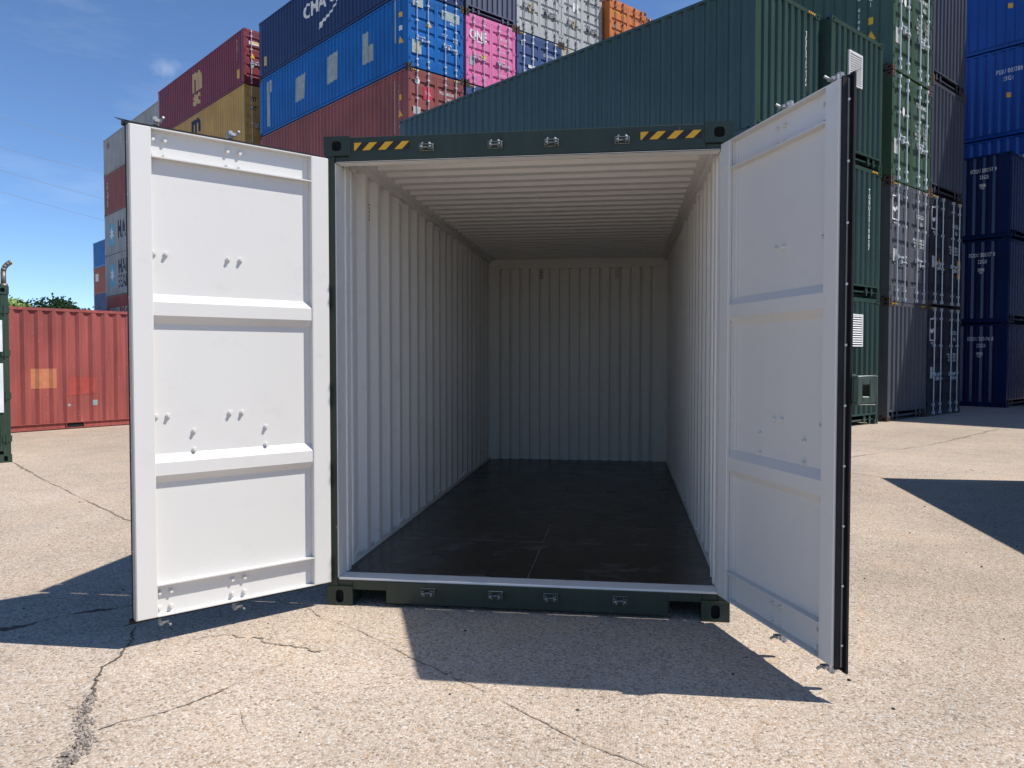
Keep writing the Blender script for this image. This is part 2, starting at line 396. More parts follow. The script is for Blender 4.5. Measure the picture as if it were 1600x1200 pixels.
        for i, x in enumerate((0.06, WID-0.06-1.155)):
            d = obj('door', dm, t, (x, 0.012, 0))
            rx = (0.30, 0.78) if i == 0 else (0.375, 0.855)
            for q in rx: obj('lock_rod', rm, d, (q, -0.045, 0))
            obj('handle', hm, d, (0.30, -0.05, 1.10)); obj('handle', hm, d, (0.50, -0.05, 0.99))
            hx = 0.0 if i == 0 else 1.155
            for z in (0.35, 0.35+(H-0.7)/3, 0.35+(H-0.7)*2/3, H-0.35): 
                h_ = obj('hinge', hg, d, (hx, -0.006, z)); h_.scale = (1 if i == 0 else -1, 1, 1)
        obj('seal', gm, t, (WID/2, 0.012, 0))
    if stripes:
        hazard(t, 0.17, H-0.07, -0.012 if end == 'doors' else -0.006); hazard(t, WID-0.47, H-0.07, -0.012 if end == 'doors' else -0.006)
    return t
def code(t, body, face, s, z, size, L, mat=None, **kw):
    return place_mark(text_bm(body, 0.012, kw.pop('spacing', 1.1), kw.pop('line', 1.0)), kw.pop('name', 'lettering'), t, face, s, z, size*kw.pop('wide', 0.85), size, mat or white_mark,
                      prof=(END_PROF if face == 'E' else side_prof(L)) if L else None, depth=0.046 if face == 'E' else SDEP, off=(0.004 if face == 'E' and L else 0.0), **kw)
def decal(t, name, face, s, z, polys, mat, L=None, off=0.0, lift=0.003):
    return place_mark(shape_bm(polys), name, t, face, s, z, 1, 1, mat, prof=((END_PROF if face == 'E' else side_prof(L)) if L else None), depth=0.046 if face == 'E' else SDEP, off=off, lift=lift)
def rect(w, h, x=0, y=0): return [(x-w/2,y-h/2),(x+w/2,y-h/2),(x+w/2,y+h/2),(x-w/2,y+h/2)]
def door_text(t, H, x, z, body, size, mat=None): return place_mark(text_bm(body, 0.012, 1.05), 'lettering', t, 'E', x, z, size*0.85, size, mat or white_mark, lift=0.0, off=0.006)

# ------------------------------------------------------------------ ground
def ground_mat():
    m, n, l, b = new_mat('exposed_aggregate_concrete')
    geo = n.new('ShaderNodeNewGeometry')
    def vor(scale, feat='F1'):
        v = n.new('ShaderNodeTexVoronoi'); v.feature = feat; v.inputs['Scale'].default_value = scale; l.new(geo.outputs['Position'], v.inputs['Vector']); return v
    def noise(scale, det=6, ro=0.55):
        v = n.new('ShaderNodeTexNoise'); v.inputs['Scale'].default_value = scale; v.inputs['Detail'].default_value = det; v.inputs['Roughness'].default_value = ro
        l.new(geo.outputs['Position'], v.inputs['Vector']); return v
    v1 = vor(84); v2 = vor(185)
    def ramp(stops):
        r = n.new('ShaderNodeValToRGB'); r.color_ramp.interpolation = 'LINEAR'
        while len(r.color_ramp.elements) < len(stops): r.color_ramp.elements.new(0.5)
        for e, (p, c) in zip(r.color_ramp.elements, stops): e.position = p; e.color = rgb(c)
        return r
    sep = n.new('ShaderNodeSeparateColor'); l.new(v1.outputs['Color'], sep.inputs[0])
    ra = ramp([(0.0,(0.09,0.065,0.05)),(0.10,(0.28,0.20,0.14)),(0.26,(0.46,0.37,0.28)),(0.52,(0.56,0.47,0.38)),(0.76,(0.66,0.59,0.50)),(0.86,(0.50,0.29,0.14)),(0.95,(0.78,0.74,0.68)),(1.0,(0.09,0.08,0.07))])
    l.new(sep.outputs[0], ra.inputs[0])
    sep2 = n.new('ShaderNodeSeparateColor'); l.new(v2.outputs['Color'], sep2.inputs[0])
    rb = ramp([(0.0,(0.20,0.14,0.10)),(0.25,(0.45,0.35,0.26)),(0.7,(0.57,0.48,0.38)),(1.0,(0.62,0.56,0.48))])
    l.new(sep2.outputs[1], rb.inputs[0])
    mxa = n.new('ShaderNodeMix'); mxa.data_type = 'RGBA'; mxa.inputs['Factor'].default_value = 0.33
    l.new(ra.outputs[0], mxa.inputs['A']); l.new(rb.outputs[0], mxa.inputs['B'])
    # cement between the stones
    mrj = n.new('ShaderNodeMapRange'); mrj.inputs['From Min'].default_value = 0.45; mrj.inputs['From Max'].default_value = 0.75; mrj.inputs['To Max'].default_value = 0.55
    l.new(v1.outputs['Distance'], mrj.inputs['Value'])
    mxb = n.new('ShaderNodeMix'); mxb.data_type = 'RGBA'; mxb.inputs['B'].default_value = (0.40,0.33,0.26,1)
    l.new(mrj.outputs[0], mxb.inputs['Factor']); l.new(mxa.outputs['Result'], mxb.inputs['A'])
    # worn patches, tyre dust, stains
    n1 = noise(0.55, 7); n2 = noise(2.6, 6); n3 = noise(0.13, 4)
    def mapr(src, a, b_, c, d):
        r = n.new('ShaderNodeMapRange'); r.inputs['From Min'].default_value = a; r.inputs['From Max'].default_value = b_; r.inputs['To Min'].default_value = c; r.inputs['To Max'].default_value = d
        l.new(src, r.inputs['Value']); return r.outputs[0]
    def mul(a, b_):
        r = n.new('ShaderNodeMath'); r.operation = 'MULTIPLY'; l.new(a, r.inputs[0]); l.new(b_, r.inputs[1]); return r.outputs[0]
    f = mul(mul(mapr(n1.outputs['Fac'], .3,.7,.90,1.10), mapr(n2.outputs['Fac'], .3,.7,.93,1.07)), mapr(n3.outputs['Fac'], .35,.65,.86,1.05))
    vs = n.new('ShaderNodeVectorMath'); vs.operation = 'SCALE'; l.new(mxb.outputs['Result'], vs.inputs[0]); l.new(f, vs.inputs['Scale'])
    mxs = n.new('ShaderNodeMix'); mxs.data_type = 'RGBA'; mxs.inputs['B'].default_value = (0.50,0.34,0.21,1)
    l.new(mapr(noise(1.1, 8, .7).outputs['Fac'], .50, .72, 0, .35), mxs.inputs['Factor']); l.new(vs.outputs[0], mxs.inputs['A'])
    l.new(mxs.outputs['Result'], b.inputs['Base Color'])
    b.inputs['Roughness'].default_value = 0.85; b.inputs['Specular IOR Level'].default_value = 0.25
    bp = n.new('ShaderNodeBump'); bp.inputs['Strength'].default_value = 0.7; bp.inputs['Distance'].default_value = 0.005; bp.invert = True
    ad = n.new('ShaderNodeMath'); ad.operation = 'MULTIPLY_ADD'; ad.inputs[1].default_value = 0.5; l.new(v2.outputs['Distance'], ad.inputs[0]); l.new(v1.outputs['Distance'], ad.inputs[2])
    l.new(ad.outputs[0], bp.inputs['Height']); l.new(bp.outputs[0], b.inputs['Normal'])
    return m
mb = MB(); mb.quad((-400,-120,0),(400,-120,0),(400,700,0),(-400,700,0))
ground = obj('ground', mb.mesh('ground', [ground_mat()])); ground['kind'] = 'structure'
crack_m = plain('crack_dirt', (0.11, 0.09, 0.072), 0.95, var=0.4, scale=60)
joint_m = plain('joint_dirt', (0.26, 0.21, 0.16), 0.95, var=0.4, scale=40)
def crack(pts, w0, w1, mat=crack_m, jag=0.012, z=0.004, step=0.035, gap=0.0):
    rnd = random.Random(len(pts)*17+int(abs(pts[0][0])*100)); P = []; step *= 0.4; amp = jag*0.7; off = 0.0
    for (ax, ay), (bx, by) in zip(pts, pts[1:]):
        d = math.hypot(bx-ax, by-ay); k = max(1, int(d/step)); nx, ny = -(by-ay)/d, (bx-ax)/d
        for i in range(k):
            off = off*0.72 + rnd.uniform(-amp, amp); P.append((ax+(bx-ax)*i/k+nx*off, ay+(by-ay)*i/k+ny*off))
    P.append(pts[-1]); n = len(P); L_ = []; m_ = MB(); wob = 1.0
    for i, (x, y) in enumerate(P):
        a = P[max(0, i-1)]; c = P[min(n-1, i+1)]; dx, dy = c[0]-a[0], c[1]-a[1]; q = math.hypot(dx, dy) or 1; nx, ny = -dy/q, dx/q
        wob = max(0.15, min(1.7, wob+rnd.uniform(-0.35, 0.35))); w = (w0+(w1-w0)*i/max(1, n-1))*wob*rnd.uniform(0.5, 1.2)*0.62*(0.2 if i in (0, n-1) else 1)
        u_ = rnd.uniform(-.35,.35)*w
        L_.append(((x+nx*(w/2+u_), y+ny*(w/2+u_), z), (x-nx*(w/2-u_), y-ny*(w/2-u_), z)))
    skip = 0
    for i in range(n-1):
        if skip > 0: skip -= 1; continue
        if rnd.random() < gap*0.25: skip = rnd.randint(1, 5); continue
        m_.quad(L_[i][0], L_[i+1][0], L_[i+1][1], L_[i][1])
    return obj('crack', m_.mesh('crack', [mat]), ground)
crack([(-0.949,-0.539),(-0.808,-0.829),(-0.755,-0.979),(-0.741,-1.124),(-0.72,-1.203),(-0.615,-1.364),(-0.566,-1.477),(-0.532,-1.559),(-0.44,-1.702),(-0.345,-1.804),(-0.296,-1.852),(-0.274,-1.927),(-0.248,-2.047),(-0.212,-2.177)], 0.014, 0.018)
crack([(-0.566,-1.45),(-0.53,-1.559),(-0.44,-1.69),(-0.37,-1.79),(-0.30,-1.86),(-0.29,-1.95),(-0.262,-2.06),(-0.22,-2.2)], 0.03, 0.075, plain('broken_concrete', (0.22,0.18,0.15), 0.95, var=0.5, scale=90), 0.015, 0.002, 0.02)
crack([(-0.335,-1.757),(-0.281,-1.668),(-0.182,-1.593),(-0.121,-1.521),(-0.068,-1.428),(-0.005,-1.315),(0.029,-1.162),(0.063,-1.062),(0.138,-0.968)], 0.010, 0.005, jag=0.006)
crack([(-1.77,-0.782),(-1.676,-0.705),(-1.601,-0.651),(-1.522,-0.493),(-1.414,-0.359),(-1.269,-0.264),(-1.19,-0.176),(-1.092,-0.07),(-0.9,0.2)], 0.055, 0.034, jag=0.008)
crack([(-0.509,-0.709),(-0.371,-0.619),(-0.172,-0.642),(0.009,-0.715),(0.147,-0.744),(0.255,-0.794)], 0.012, 0.018, joint_m, 0.02, gap=0.1)
crack([(-0.103,-0.09),(0.043,-0.253),(0.342,-0.436),(0.593,-0.653),(0.736,-0.79),(1.059,-1.057),(1.201,-1.162),(1.34,-1.299),(1.495,-1.433),(1.637,-1.567),(1.792,-1.666),(1.912,-1.747),(2.024,-1.845)], 0.009, 0.007, joint_m, 0.005, gap=0.06)
crack([(-8.547,7.048),(-7.095,5.869),(-5.667,4.6),(-4.778,3.853),(-4.0,3.184),(-2.758,2.158),(-1.815,1.378)], 0.045, 0.018, joint_m, 0.01, step=0.08)
crack([(4.798,7.529),(5.252,8.046),(6.028,8.904),(6.996,9.987),(7.739,10.84),(8.731,12.199),(9.902,13.802)], 0.022, 0.06, joint_m, 0.03, step=0.1)
crack([(4.666,6.633),(4.883,6.359),(5.176,6.001),(5.366,5.761),(5.9,5.2)], 0.012, 0.02, joint_m, 0.01)
crack([(1.817,-1.76),(1.854,-1.683),(1.917,-1.598),(1.969,-1.537)], 0.006, 0.004, joint_m, 0.004)
crack([(0.17,-1.507),(0.235,-1.608),(0.305,-1.703)], 0.005, 0.004, joint_m, 0.004)

def rubble():
    rnd = random.Random(5); m_ = MB(); path = [(-0.566,-1.45),(-0.53,-1.559),(-0.44,-1.69),(-0.37,-1.79),(-0.30,-1.86),(-0.29,-1.95),(-0.262,-2.06),(-0.22,-2.2)]
    for (ax, ay), (bx, by) in zip(path, path[1:]):
        for _ in range(46):
            t = rnd.random(); x = ax+(bx-ax)*t+rnd.gauss(0, 0.022); y = ay+(by-ay)*t+rnd.gauss(0, 0.014); r = rnd.uniform(0.003, 0.009); a0 = rnd.uniform(0, 6)
            base = [(x+r*rnd.uniform(.7,1.3)*math.cos(a0+k*1.257), y+r*rnd.uniform(.7,1.3)*math.sin(a0+k*1.257), 0.003) for k in range(5)]; top = [(x+(q[0]-x)*.6, y+(q[1]-y)*.6, 0.003+r*rnd.uniform(.4,.9)) for q in base]
            for k in range(5): m_.quad(base[k], base[(k+1) % 5], top[(k+1) % 5], top[k])
            m_.poly(top)
    o = obj('broken_chips', m_.mesh('broken_chips', [plain('chip_stone', (0.33,0.28,0.235), 0.9, var=0.5, scale=120)]), ground); o['kind'] = 'stuff'
rubble()
def litter():
    rnd = random.Random(11); m_ = MB()
    for _ in range(420):
        x = rnd.uniform(-4, 8); y = rnd.uniform(-2.6, 7); r = rnd.uniform(0.003, 0.010); a0 = rnd.uniform(0, 6)
        base = [(x+r*rnd.uniform(.6,1.5)*math.cos(a0+k*1.257), y+r*rnd.uniform(.6,1.3)*math.sin(a0+k*1.257), 0.001) for k in range(5)]; top = [(x+(q[0]-x)*.6, y+(q[1]-y)*.6, r*rnd.uniform(.5,.9)) for q in base]
        mi = 0 if rnd.random() < 0.6 else 1
        for k in range(5): m_.quad(base[k], base[(k+1) % 5], top[(k+1) % 5], top[k], mi)
        m_.poly(top, mi)
    o = obj('loose_grit', m_.mesh('loose_grit', [plain('dark_grit', (0.05,0.045,0.04), 0.9), MATS['chip_stone']])); o['kind'] = 'stuff'; o['label'] = 'loose dark grit scattered over the pale concrete yard'; o['category'] = 'grit'
litter()

# ------------------------------------------------------------------ the open container
GREEN = paint('dark_green_paint', (0.030, 0.044, 0.031), 0.36, 0.12, 0.10, 0.02, chips=(0.16,0.14,0.11))
WHITE = paint('white_interior_paint', (0.81, 0.79, 0.745), 0.40, 0.02, 0.02, 0.0, 0.0006, 0.35, scuff=0.16)
DOORW = paint('white_door_paint', (0.66, 0.645, 0.615), 0.34, 0.012, 0.004, 0.0, 0.0005, 0.4, scuff=0.10)
H0, L0 = 2.896, 6.058
root = thing('open_shipping_container', 'dark green shipping container standing open with white interior and black floor', 'container', (0,0,0))
def part(name, mb, mats, parent=root, bev=0, smooth=False):
    me = mb.mesh(name, mats)
    if bev: bevel(me, bev)
    return obj(name, me, parent)
# corner castings
for sx, x in ((1, -0.004), (-1, WID+0.004)):
    for sy, y in ((1, -0.012), (-1, L0+0.008)):
        obj('corner_casting', casting(GREEN, sx, sy, True), root, (x, y, 0)); obj('corner_casting', casting(GREEN, sx, sy, False), root, (x, y, H0-0.118))
# posts: green outside, white lining inside
for sx, x in ((1, 0.0), (-1, WID)):
    m_ = MB(); m_.box(*sorted((x+sx*0.002, x+sx*0.060)), 0.0, 0.16, 0.118, H0-0.118); part('corner_post', m_, [GREEN])
    m_ = MB(); m_.box(*sorted((x+sx*0.060, x+sx*0.066)), 0.006, 0.19, 0.172, H0-0.158)
    m_.box(*sorted((x+sx*0.040, x+sx*0.075)), 0.16, 0.215, 0.172, H0-0.158); part('post_lining', m_, [WHITE])
    m_ = MB(); m_.box(*sorted((x+sx*0.002, x+sx*0.12)), L0-0.12, L0, 0.118, H0-0.118); part('corner_post', m_, [GREEN])
    m_ = MB(); m_.box(*sorted((x+sx*0.003, x+sx*0.165)), L0-0.152, L0-0.136, 0.172, H0-0.03)
    for z in (0.28, 1.5, 2.58): m_.tube((x+sx*0.045, L0-0.16, z), (x+sx*0.13, L0-0.16, z), 0.006, 6)
    part('post_lining', m_, [WHITE])
    # walls: outer sheet green, inner sheet white
    sp = side_prof(L0)
    m_ = MB(); m_.strip(sp, lambda p: ((x+sx*(0.001+SDEP*p[1]), p[0], 0.15), (x+sx*(0.001+SDEP*p[1]), p[0], H0-0.055)), 0)
    m_.strip(sp, lambda p: ((x+sx*(0.006+SDEP*p[1]), p[0], 0.15), (x+sx*(0.006+SDEP*p[1]), p[0], H0-0.055)), 1)
    part('side_panel', m_, [GREEN, WHITE])
    m_ = MB(); m_.box(*sorted((x-sx*0.003, x+sx*0.03)), 0.175, L0-0.175, H0-0.065, H0-0.004, 0)
    m_.box(*sorted((x+sx*0.03, x+sx*0.075)), 0.10, L0-0.12, H0-0.088, H0-0.022, 1); part('top_rail', m_, [GREEN, WHITE])
    m_ = MB(); m_.box(*sorted((x-sx*0.003, x+sx*0.05)), 0.175, L0-0.175, 0.02, 0.15, 0); m_.box(*sorted((x+sx*0.045, x+sx*0.052)), 0.16, L0-0.12, 0.172, 0.20, 1)
    part('bottom_rail', m_, [GREEN, WHITE])
    # lashing bar in the corner and lashing rings
    m_ = MB(); m_.tube((x+sx*0.078, 0.232, 0.20), (x+sx*0.078, 0.232, H0-0.17), 0.005, 8)
    for z in (0.42, 1.05, 1.72, 2.35): m_.box(*sorted((x+sx*0.045, x+sx*0.083)), 0.226, 0.238, z-0.010, z+0.010)
    part('lashing_bar', m_, [WHITE])
    for y in (0.36, 1.5, 2.75, 4.0, 5.2):
        for z, sg in ((H0-0.115, -1), (0.235, 1)):
            m_ = MB(); c0 = Vector((x+sx*0.062, y, z)); prev = None
            for k in range(11):
                a = math.pi*k/10; q = c0 + Vector((sx*0.006*math.sin(a), 0.028*math.cos(a), sg*0.045*math.sin(a)))
                if prev is not None: m_.tube(prev, q, 0.005, 6)
                prev = q
            m_.box(*sorted((x+sx*0.045, x+sx*0.064)), y-0.04, y+0.04, z-0.008, z+0.008)
            part('lashing_ring', m_, [WHITE])
# vent covers on the inner walls
vent_m = plain('vent_mesh', (0.10, 0.10, 0.10), 0.8)
for sx, x in ((1, 0.0), (-1, WID)):
    m_ = MB()
    for i in range(4):
        for j in range(5): m_.box(*sorted((x+sx*0.0062, x+sx*0.0095)), 0.775+i*0.018, 0.785+i*0.018, 2.53+j*0.026, 2.545+j*0.026)
    part('vent', m_, [vent_m])
# roof
m_ = MB(); pr = breaks(0.02, 0.2095, 0.05, 0.050, 0.030, 0.10, L0-0.08)
m_.strip(pr, lambda p: ((0.13, p[0], H0-0.012-0.040*(1-p[1])), (WID-0.13, p[0], H0-0.012-0.040*(1-p[1]))), 1)
for a in (0.1302, WID-0.1302): m_.strip(pr, lambda p: ((a, p[0], H0-0.0527), (a, p[0], H0-0.0118-0.040*(1-p[1]))), 1)
for a in (0.05, WID-0.13): m_.quad((a,0.06,H0-0.0525),(a+0.08,0.06,H0-0.0525),(a+0.08,L0-0.06,H0-0.0525),(a,L0-0.06,H0-0.0525), 1)
m_.strip(pr, lambda p: ((0.05, p[0], H0-0.003-0.006*(1-p[1])), (WID-0.05, p[0], H0-0.003-0.006*(1-p[1]))), 0)
part('roof_panel', m_, [GREEN, WHITE])
# header and sill
m_ = MB(); m_.box(0.150, WID-0.150, 0.0, 0.075, H0-0.148, H0-0.006, 0); m_.box(0.066, WID-0.066, 0.004, 0.10, H0-0.158, H0-0.149, 1)
m_.box(0.06, WID-0.06, 0.0755, 0.10, H0-0.148, H0-0.03, 1); m_.box(0.058, 0.151, 0.01, 0.075, H0-0.1482, H0-0.119, 0); m_.box(WID-0.151, WID-0.058, 0.01, 0.075, H0-0.1482, H0-0.119, 0)
part('header', m_, [GREEN, WHITE], bev=0.003)
m_ = MB(); m_.box(0.372, WID-0.352, 0.0, 0.07, 0.022, 0.158, 0); m_.box(0.155, 0.372, 0.0, 0.07, 0.100, 0.158, 0); m_.box(WID-0.352, WID-0.155, 0.0, 0.07, 0.108, 0.158, 0)
m_.box(0.060, 0.155, 0.006, 0.07, 0.119, 0.158, 0); m_.box(WID-0.155, WID-0.060, 0.006, 0.07, 0.119, 0.158, 0)
m_.box(0.355, 0.372, 0.07, 0.25, 0.022, 0.10, 0); m_.box(WID-0.352, WID-0.335, 0.07, 0.25, 0.022, 0.10, 0)
part('sill', m_, [GREEN], bev=0.003)
m_ = MB(); m_.box(0.066, WID-0.066, 0.004, 0.135, 0.1585, 0.1735); part('threshold_plate', m_, [WHITE], bev=0.003)
m_ = MB(); m_.box(0.05, WID-0.05, 0.13, L0-0.1, 0.10, 0.139)
for i in range(10): m_.box(0.05, WID-0.05, 0.45+i*0.58, 0.50+i*0.58, 0.03, 0.10)
part('floor_frame', m_, [GREEN])
# plywood floor boards with open seams
def floor_mat():
    m, n, l, b = new_mat('film_faced_plywood')
    geo = n.new('ShaderNodeNewGeometry')
    mpn = n.new('ShaderNodeMapping'); mpn.inputs['Scale'].default_value = (1.6, 2.6, 1)
    a = n.new('ShaderNodeTexNoise'); a.inputs['Scale'].default_value = 2.2; a.inputs['Detail'].default_value = 9; a.inputs['Roughness'].default_value = .68
    l.new(geo.outputs['Position'], mpn.inputs['Vector']); l.new(mpn.outputs[0], a.inputs['Vector'])
    c = n.new('ShaderNodeTexNoise'); c.inputs['Scale'].default_value = 11; c.inputs['Detail'].default_value = 4; l.new(geo.outputs['Position'], c.inputs['Vector'])
    d = n.new('ShaderNodeTexNoise'); d.inputs['Scale'].default_value = .9; d.inputs['Detail'].default_value = 3; l.new(geo.outputs['Position'], d.inputs['Vector'])
    r = n.new('ShaderNodeMapRange'); r.inputs['From Min'].default_value = .51; r.inputs['From Max'].default_value = .85; r.inputs['To Max'].default_value = .62; l.new(a.outputs['Fac'], r.inputs['Value'])
    r2 = n.new('ShaderNodeMapRange'); r2.inputs['From Min'].default_value = .66; r2.inputs['From Max'].default_value = .74; r2.inputs['To Max'].default_value = .35; l.new(c.outputs['Fac'], r2.inputs['Value'])
    r3 = n.new('ShaderNodeMapRange'); r3.inputs['From Min'].default_value = .40; r3.inputs['From Max'].default_value = .60; r3.inputs['To Min'].default_value = .12; l.new(d.outputs['Fac'], r3.inputs['Value'])
    mm = n.new('ShaderNodeMath'); mm.operation = 'MAXIMUM'; l.new(r.outputs[0], mm.inputs[0]); l.new(r2.outputs[0], mm.inputs[1])
    mm2 = n.new('ShaderNodeMath'); mm2.operation = 'MULTIPLY'; l.new(mm.outputs[0], mm2.inputs[0]); l.new(r3.outputs[0], mm2.inputs[1])
    mxx = n.new('ShaderNodeMix'); mxx.data_type = 'RGBA'; mxx.inputs['A'].default_value = (.014,.0105,.009,1); mxx.inputs['B'].default_value = (.38,.37,.36,1)
    l.new(mm2.outputs[0], mxx.inputs['Factor']); l.new(mxx.outputs['Result'], b.inputs['Base Color'])
    r4 = n.new('ShaderNodeMapRange'); r4.inputs['To Min'].default_value = .10; r4.inputs['To Max'].default_value = .42; l.new(a.outputs['Fac'], r4.inputs['Value']); l.new(r4.outputs[0], b.inputs['Roughness'])
    b.inputs['Specular IOR Level'].default_value = .35
    return m
FLOOR = floor_mat()
ys = [0.138, 1.12, 3.45, 4.65, L0-0.10]
for a, b_ in zip(ys, ys[1:]):
    for x0, x1 in ((0.046, 1.236), (1.239, WID-0.046)):
        m_ = MB(); m_.box(x0, x1, a+0.0015, b_-0.0015, 0.1395, 0.1715); me = m_.mesh('floor_board', [FLOOR]); obj('floor_board', me, root)
seam = plain('seam_filler', (0.20, 0.19, 0.17), 0.8, var=0.7, scale=7)
for yy in ys[1:-1]:
    m_ = MB(); m_.box(0.05, WID-0.05, yy-0.007, yy+0.007, 0.1716, 0.1722); part('floor_seam', m_, [seam])
m_ = MB(); m_.box(1.2340, 1.2405, 0.14, L0-0.1, 0.1718, 0.1725); part('floor_seam', m_, [seam])
# end wall: broad pressed flats with narrow grooves, white inside
ep = breaks(0.047, 0.1335, 0.1, 0.002, 0.028, 0.125, WID-0.125)
m_ = MB(); m_.strip(ep, lambda p: ((p[0], L0-0.135+0.066*p[1], 0.17), (p[0], L0-0.135+0.066*p[1], H0-0.16)), 1)
m_.strip(END_PROF, lambda p: ((p[0], L0-0.002-0.04*p[1], 0.10), (p[0], L0-0.002-0.04*p[1], H0-0.08)), 0)
m_.box(0.166, WID-0.166, L0-0.168, L0-0.0645, H0-0.165, H0-0.020, 1)
m_.box(0.164, WID-0.164, L0-0.064, L0-0.001, H0-0.14, H0-0.004, 0); m_.box(0.164, WID-0.164, L0-0.064, L0-0.001, 0.02, 0.19, 0)
for a in (0.004, WID-0.182): m_.box(a, a+0.178, L0-0.196, L0-0.153, H0-0.135, H0-0.015, 1)
part('end_panel', m_, [GREEN, WHITE])
m_ = MB()
for xx in (0.72, 1.72):
    for i in range(3):
        for j in range(5): m_.box(xx+i*0.016, xx+0.009+i*0.016, L0-0.1385, L0-0.1355, H0-0.30+j*0.026, H0-0.285+j*0.026)
part('vent', m_, [vent_m])
# warning stripes on the header
def stripe_band(x0, x1, z0, z1, flip):
    m_ = MB(); w = x1-x0; m_.quad((x0,-0.0025,z0),(x1,-0.0025,z0),(x1,-0.0025,z1),(x0,-0.0025,z1),0)
    u = w/395.0
    for c in ([(3,0),(12,0),(58,1),(3,1)], [(60,0),(113,0),(168,1),(113,1)], [(173,0),(227,0),(282,1),(225,1)], [(288,0),(342,0),(394,1),(343,1)]):
        m_.poly([(x0+q*u, -0.004, (z1-0.0015) if k else (z0+0.0015)) for q, k in c], 1)
    part('hazard_stripe', m_, [black_mark, yellow_mark])
stripe_band(0.184, 0.534, 0.0+2.806, 2.856, False); stripe_band(1.911, 2.262, 2.808, 2.856, False)
# cam keepers on header and sill
def keeper(x, z, up):
    m_ = MB(); m_.box(x-0.042, x+0.042, -0.010, 0.0, z-0.022, z+0.020, 1)
    for dx, w in ((-0.030, 0.010), (0.030, 0.012)):
        m_.box(x+dx-w, x+dx+w, -0.040, -0.010, z-0.018, z+0.012, 1)
        m_.tube((x+dx, -0.030, z+up*0.006), (x+dx*0.62, -0.034, z+up*0.022), 0.008, 8, 0, 0.005)
        m_.tube((x+dx*0.9, -0.041, z-0.004), (x+dx*0.9, -0.047, z-0.004), 0.007, 8, 0)
    m_.tube((x-0.026, -0.026, z-0.006), (x+0.026, -0.026, z-0.002), 0.006, 6, 1)
    part('cam_keeper', m_, [zinc, GREEN], bev=0.0015)
for x in (0.642, 1.06, 1.396, 1.808): keeper(x, 2.812, 1); keeper(x, 0.108, -1)

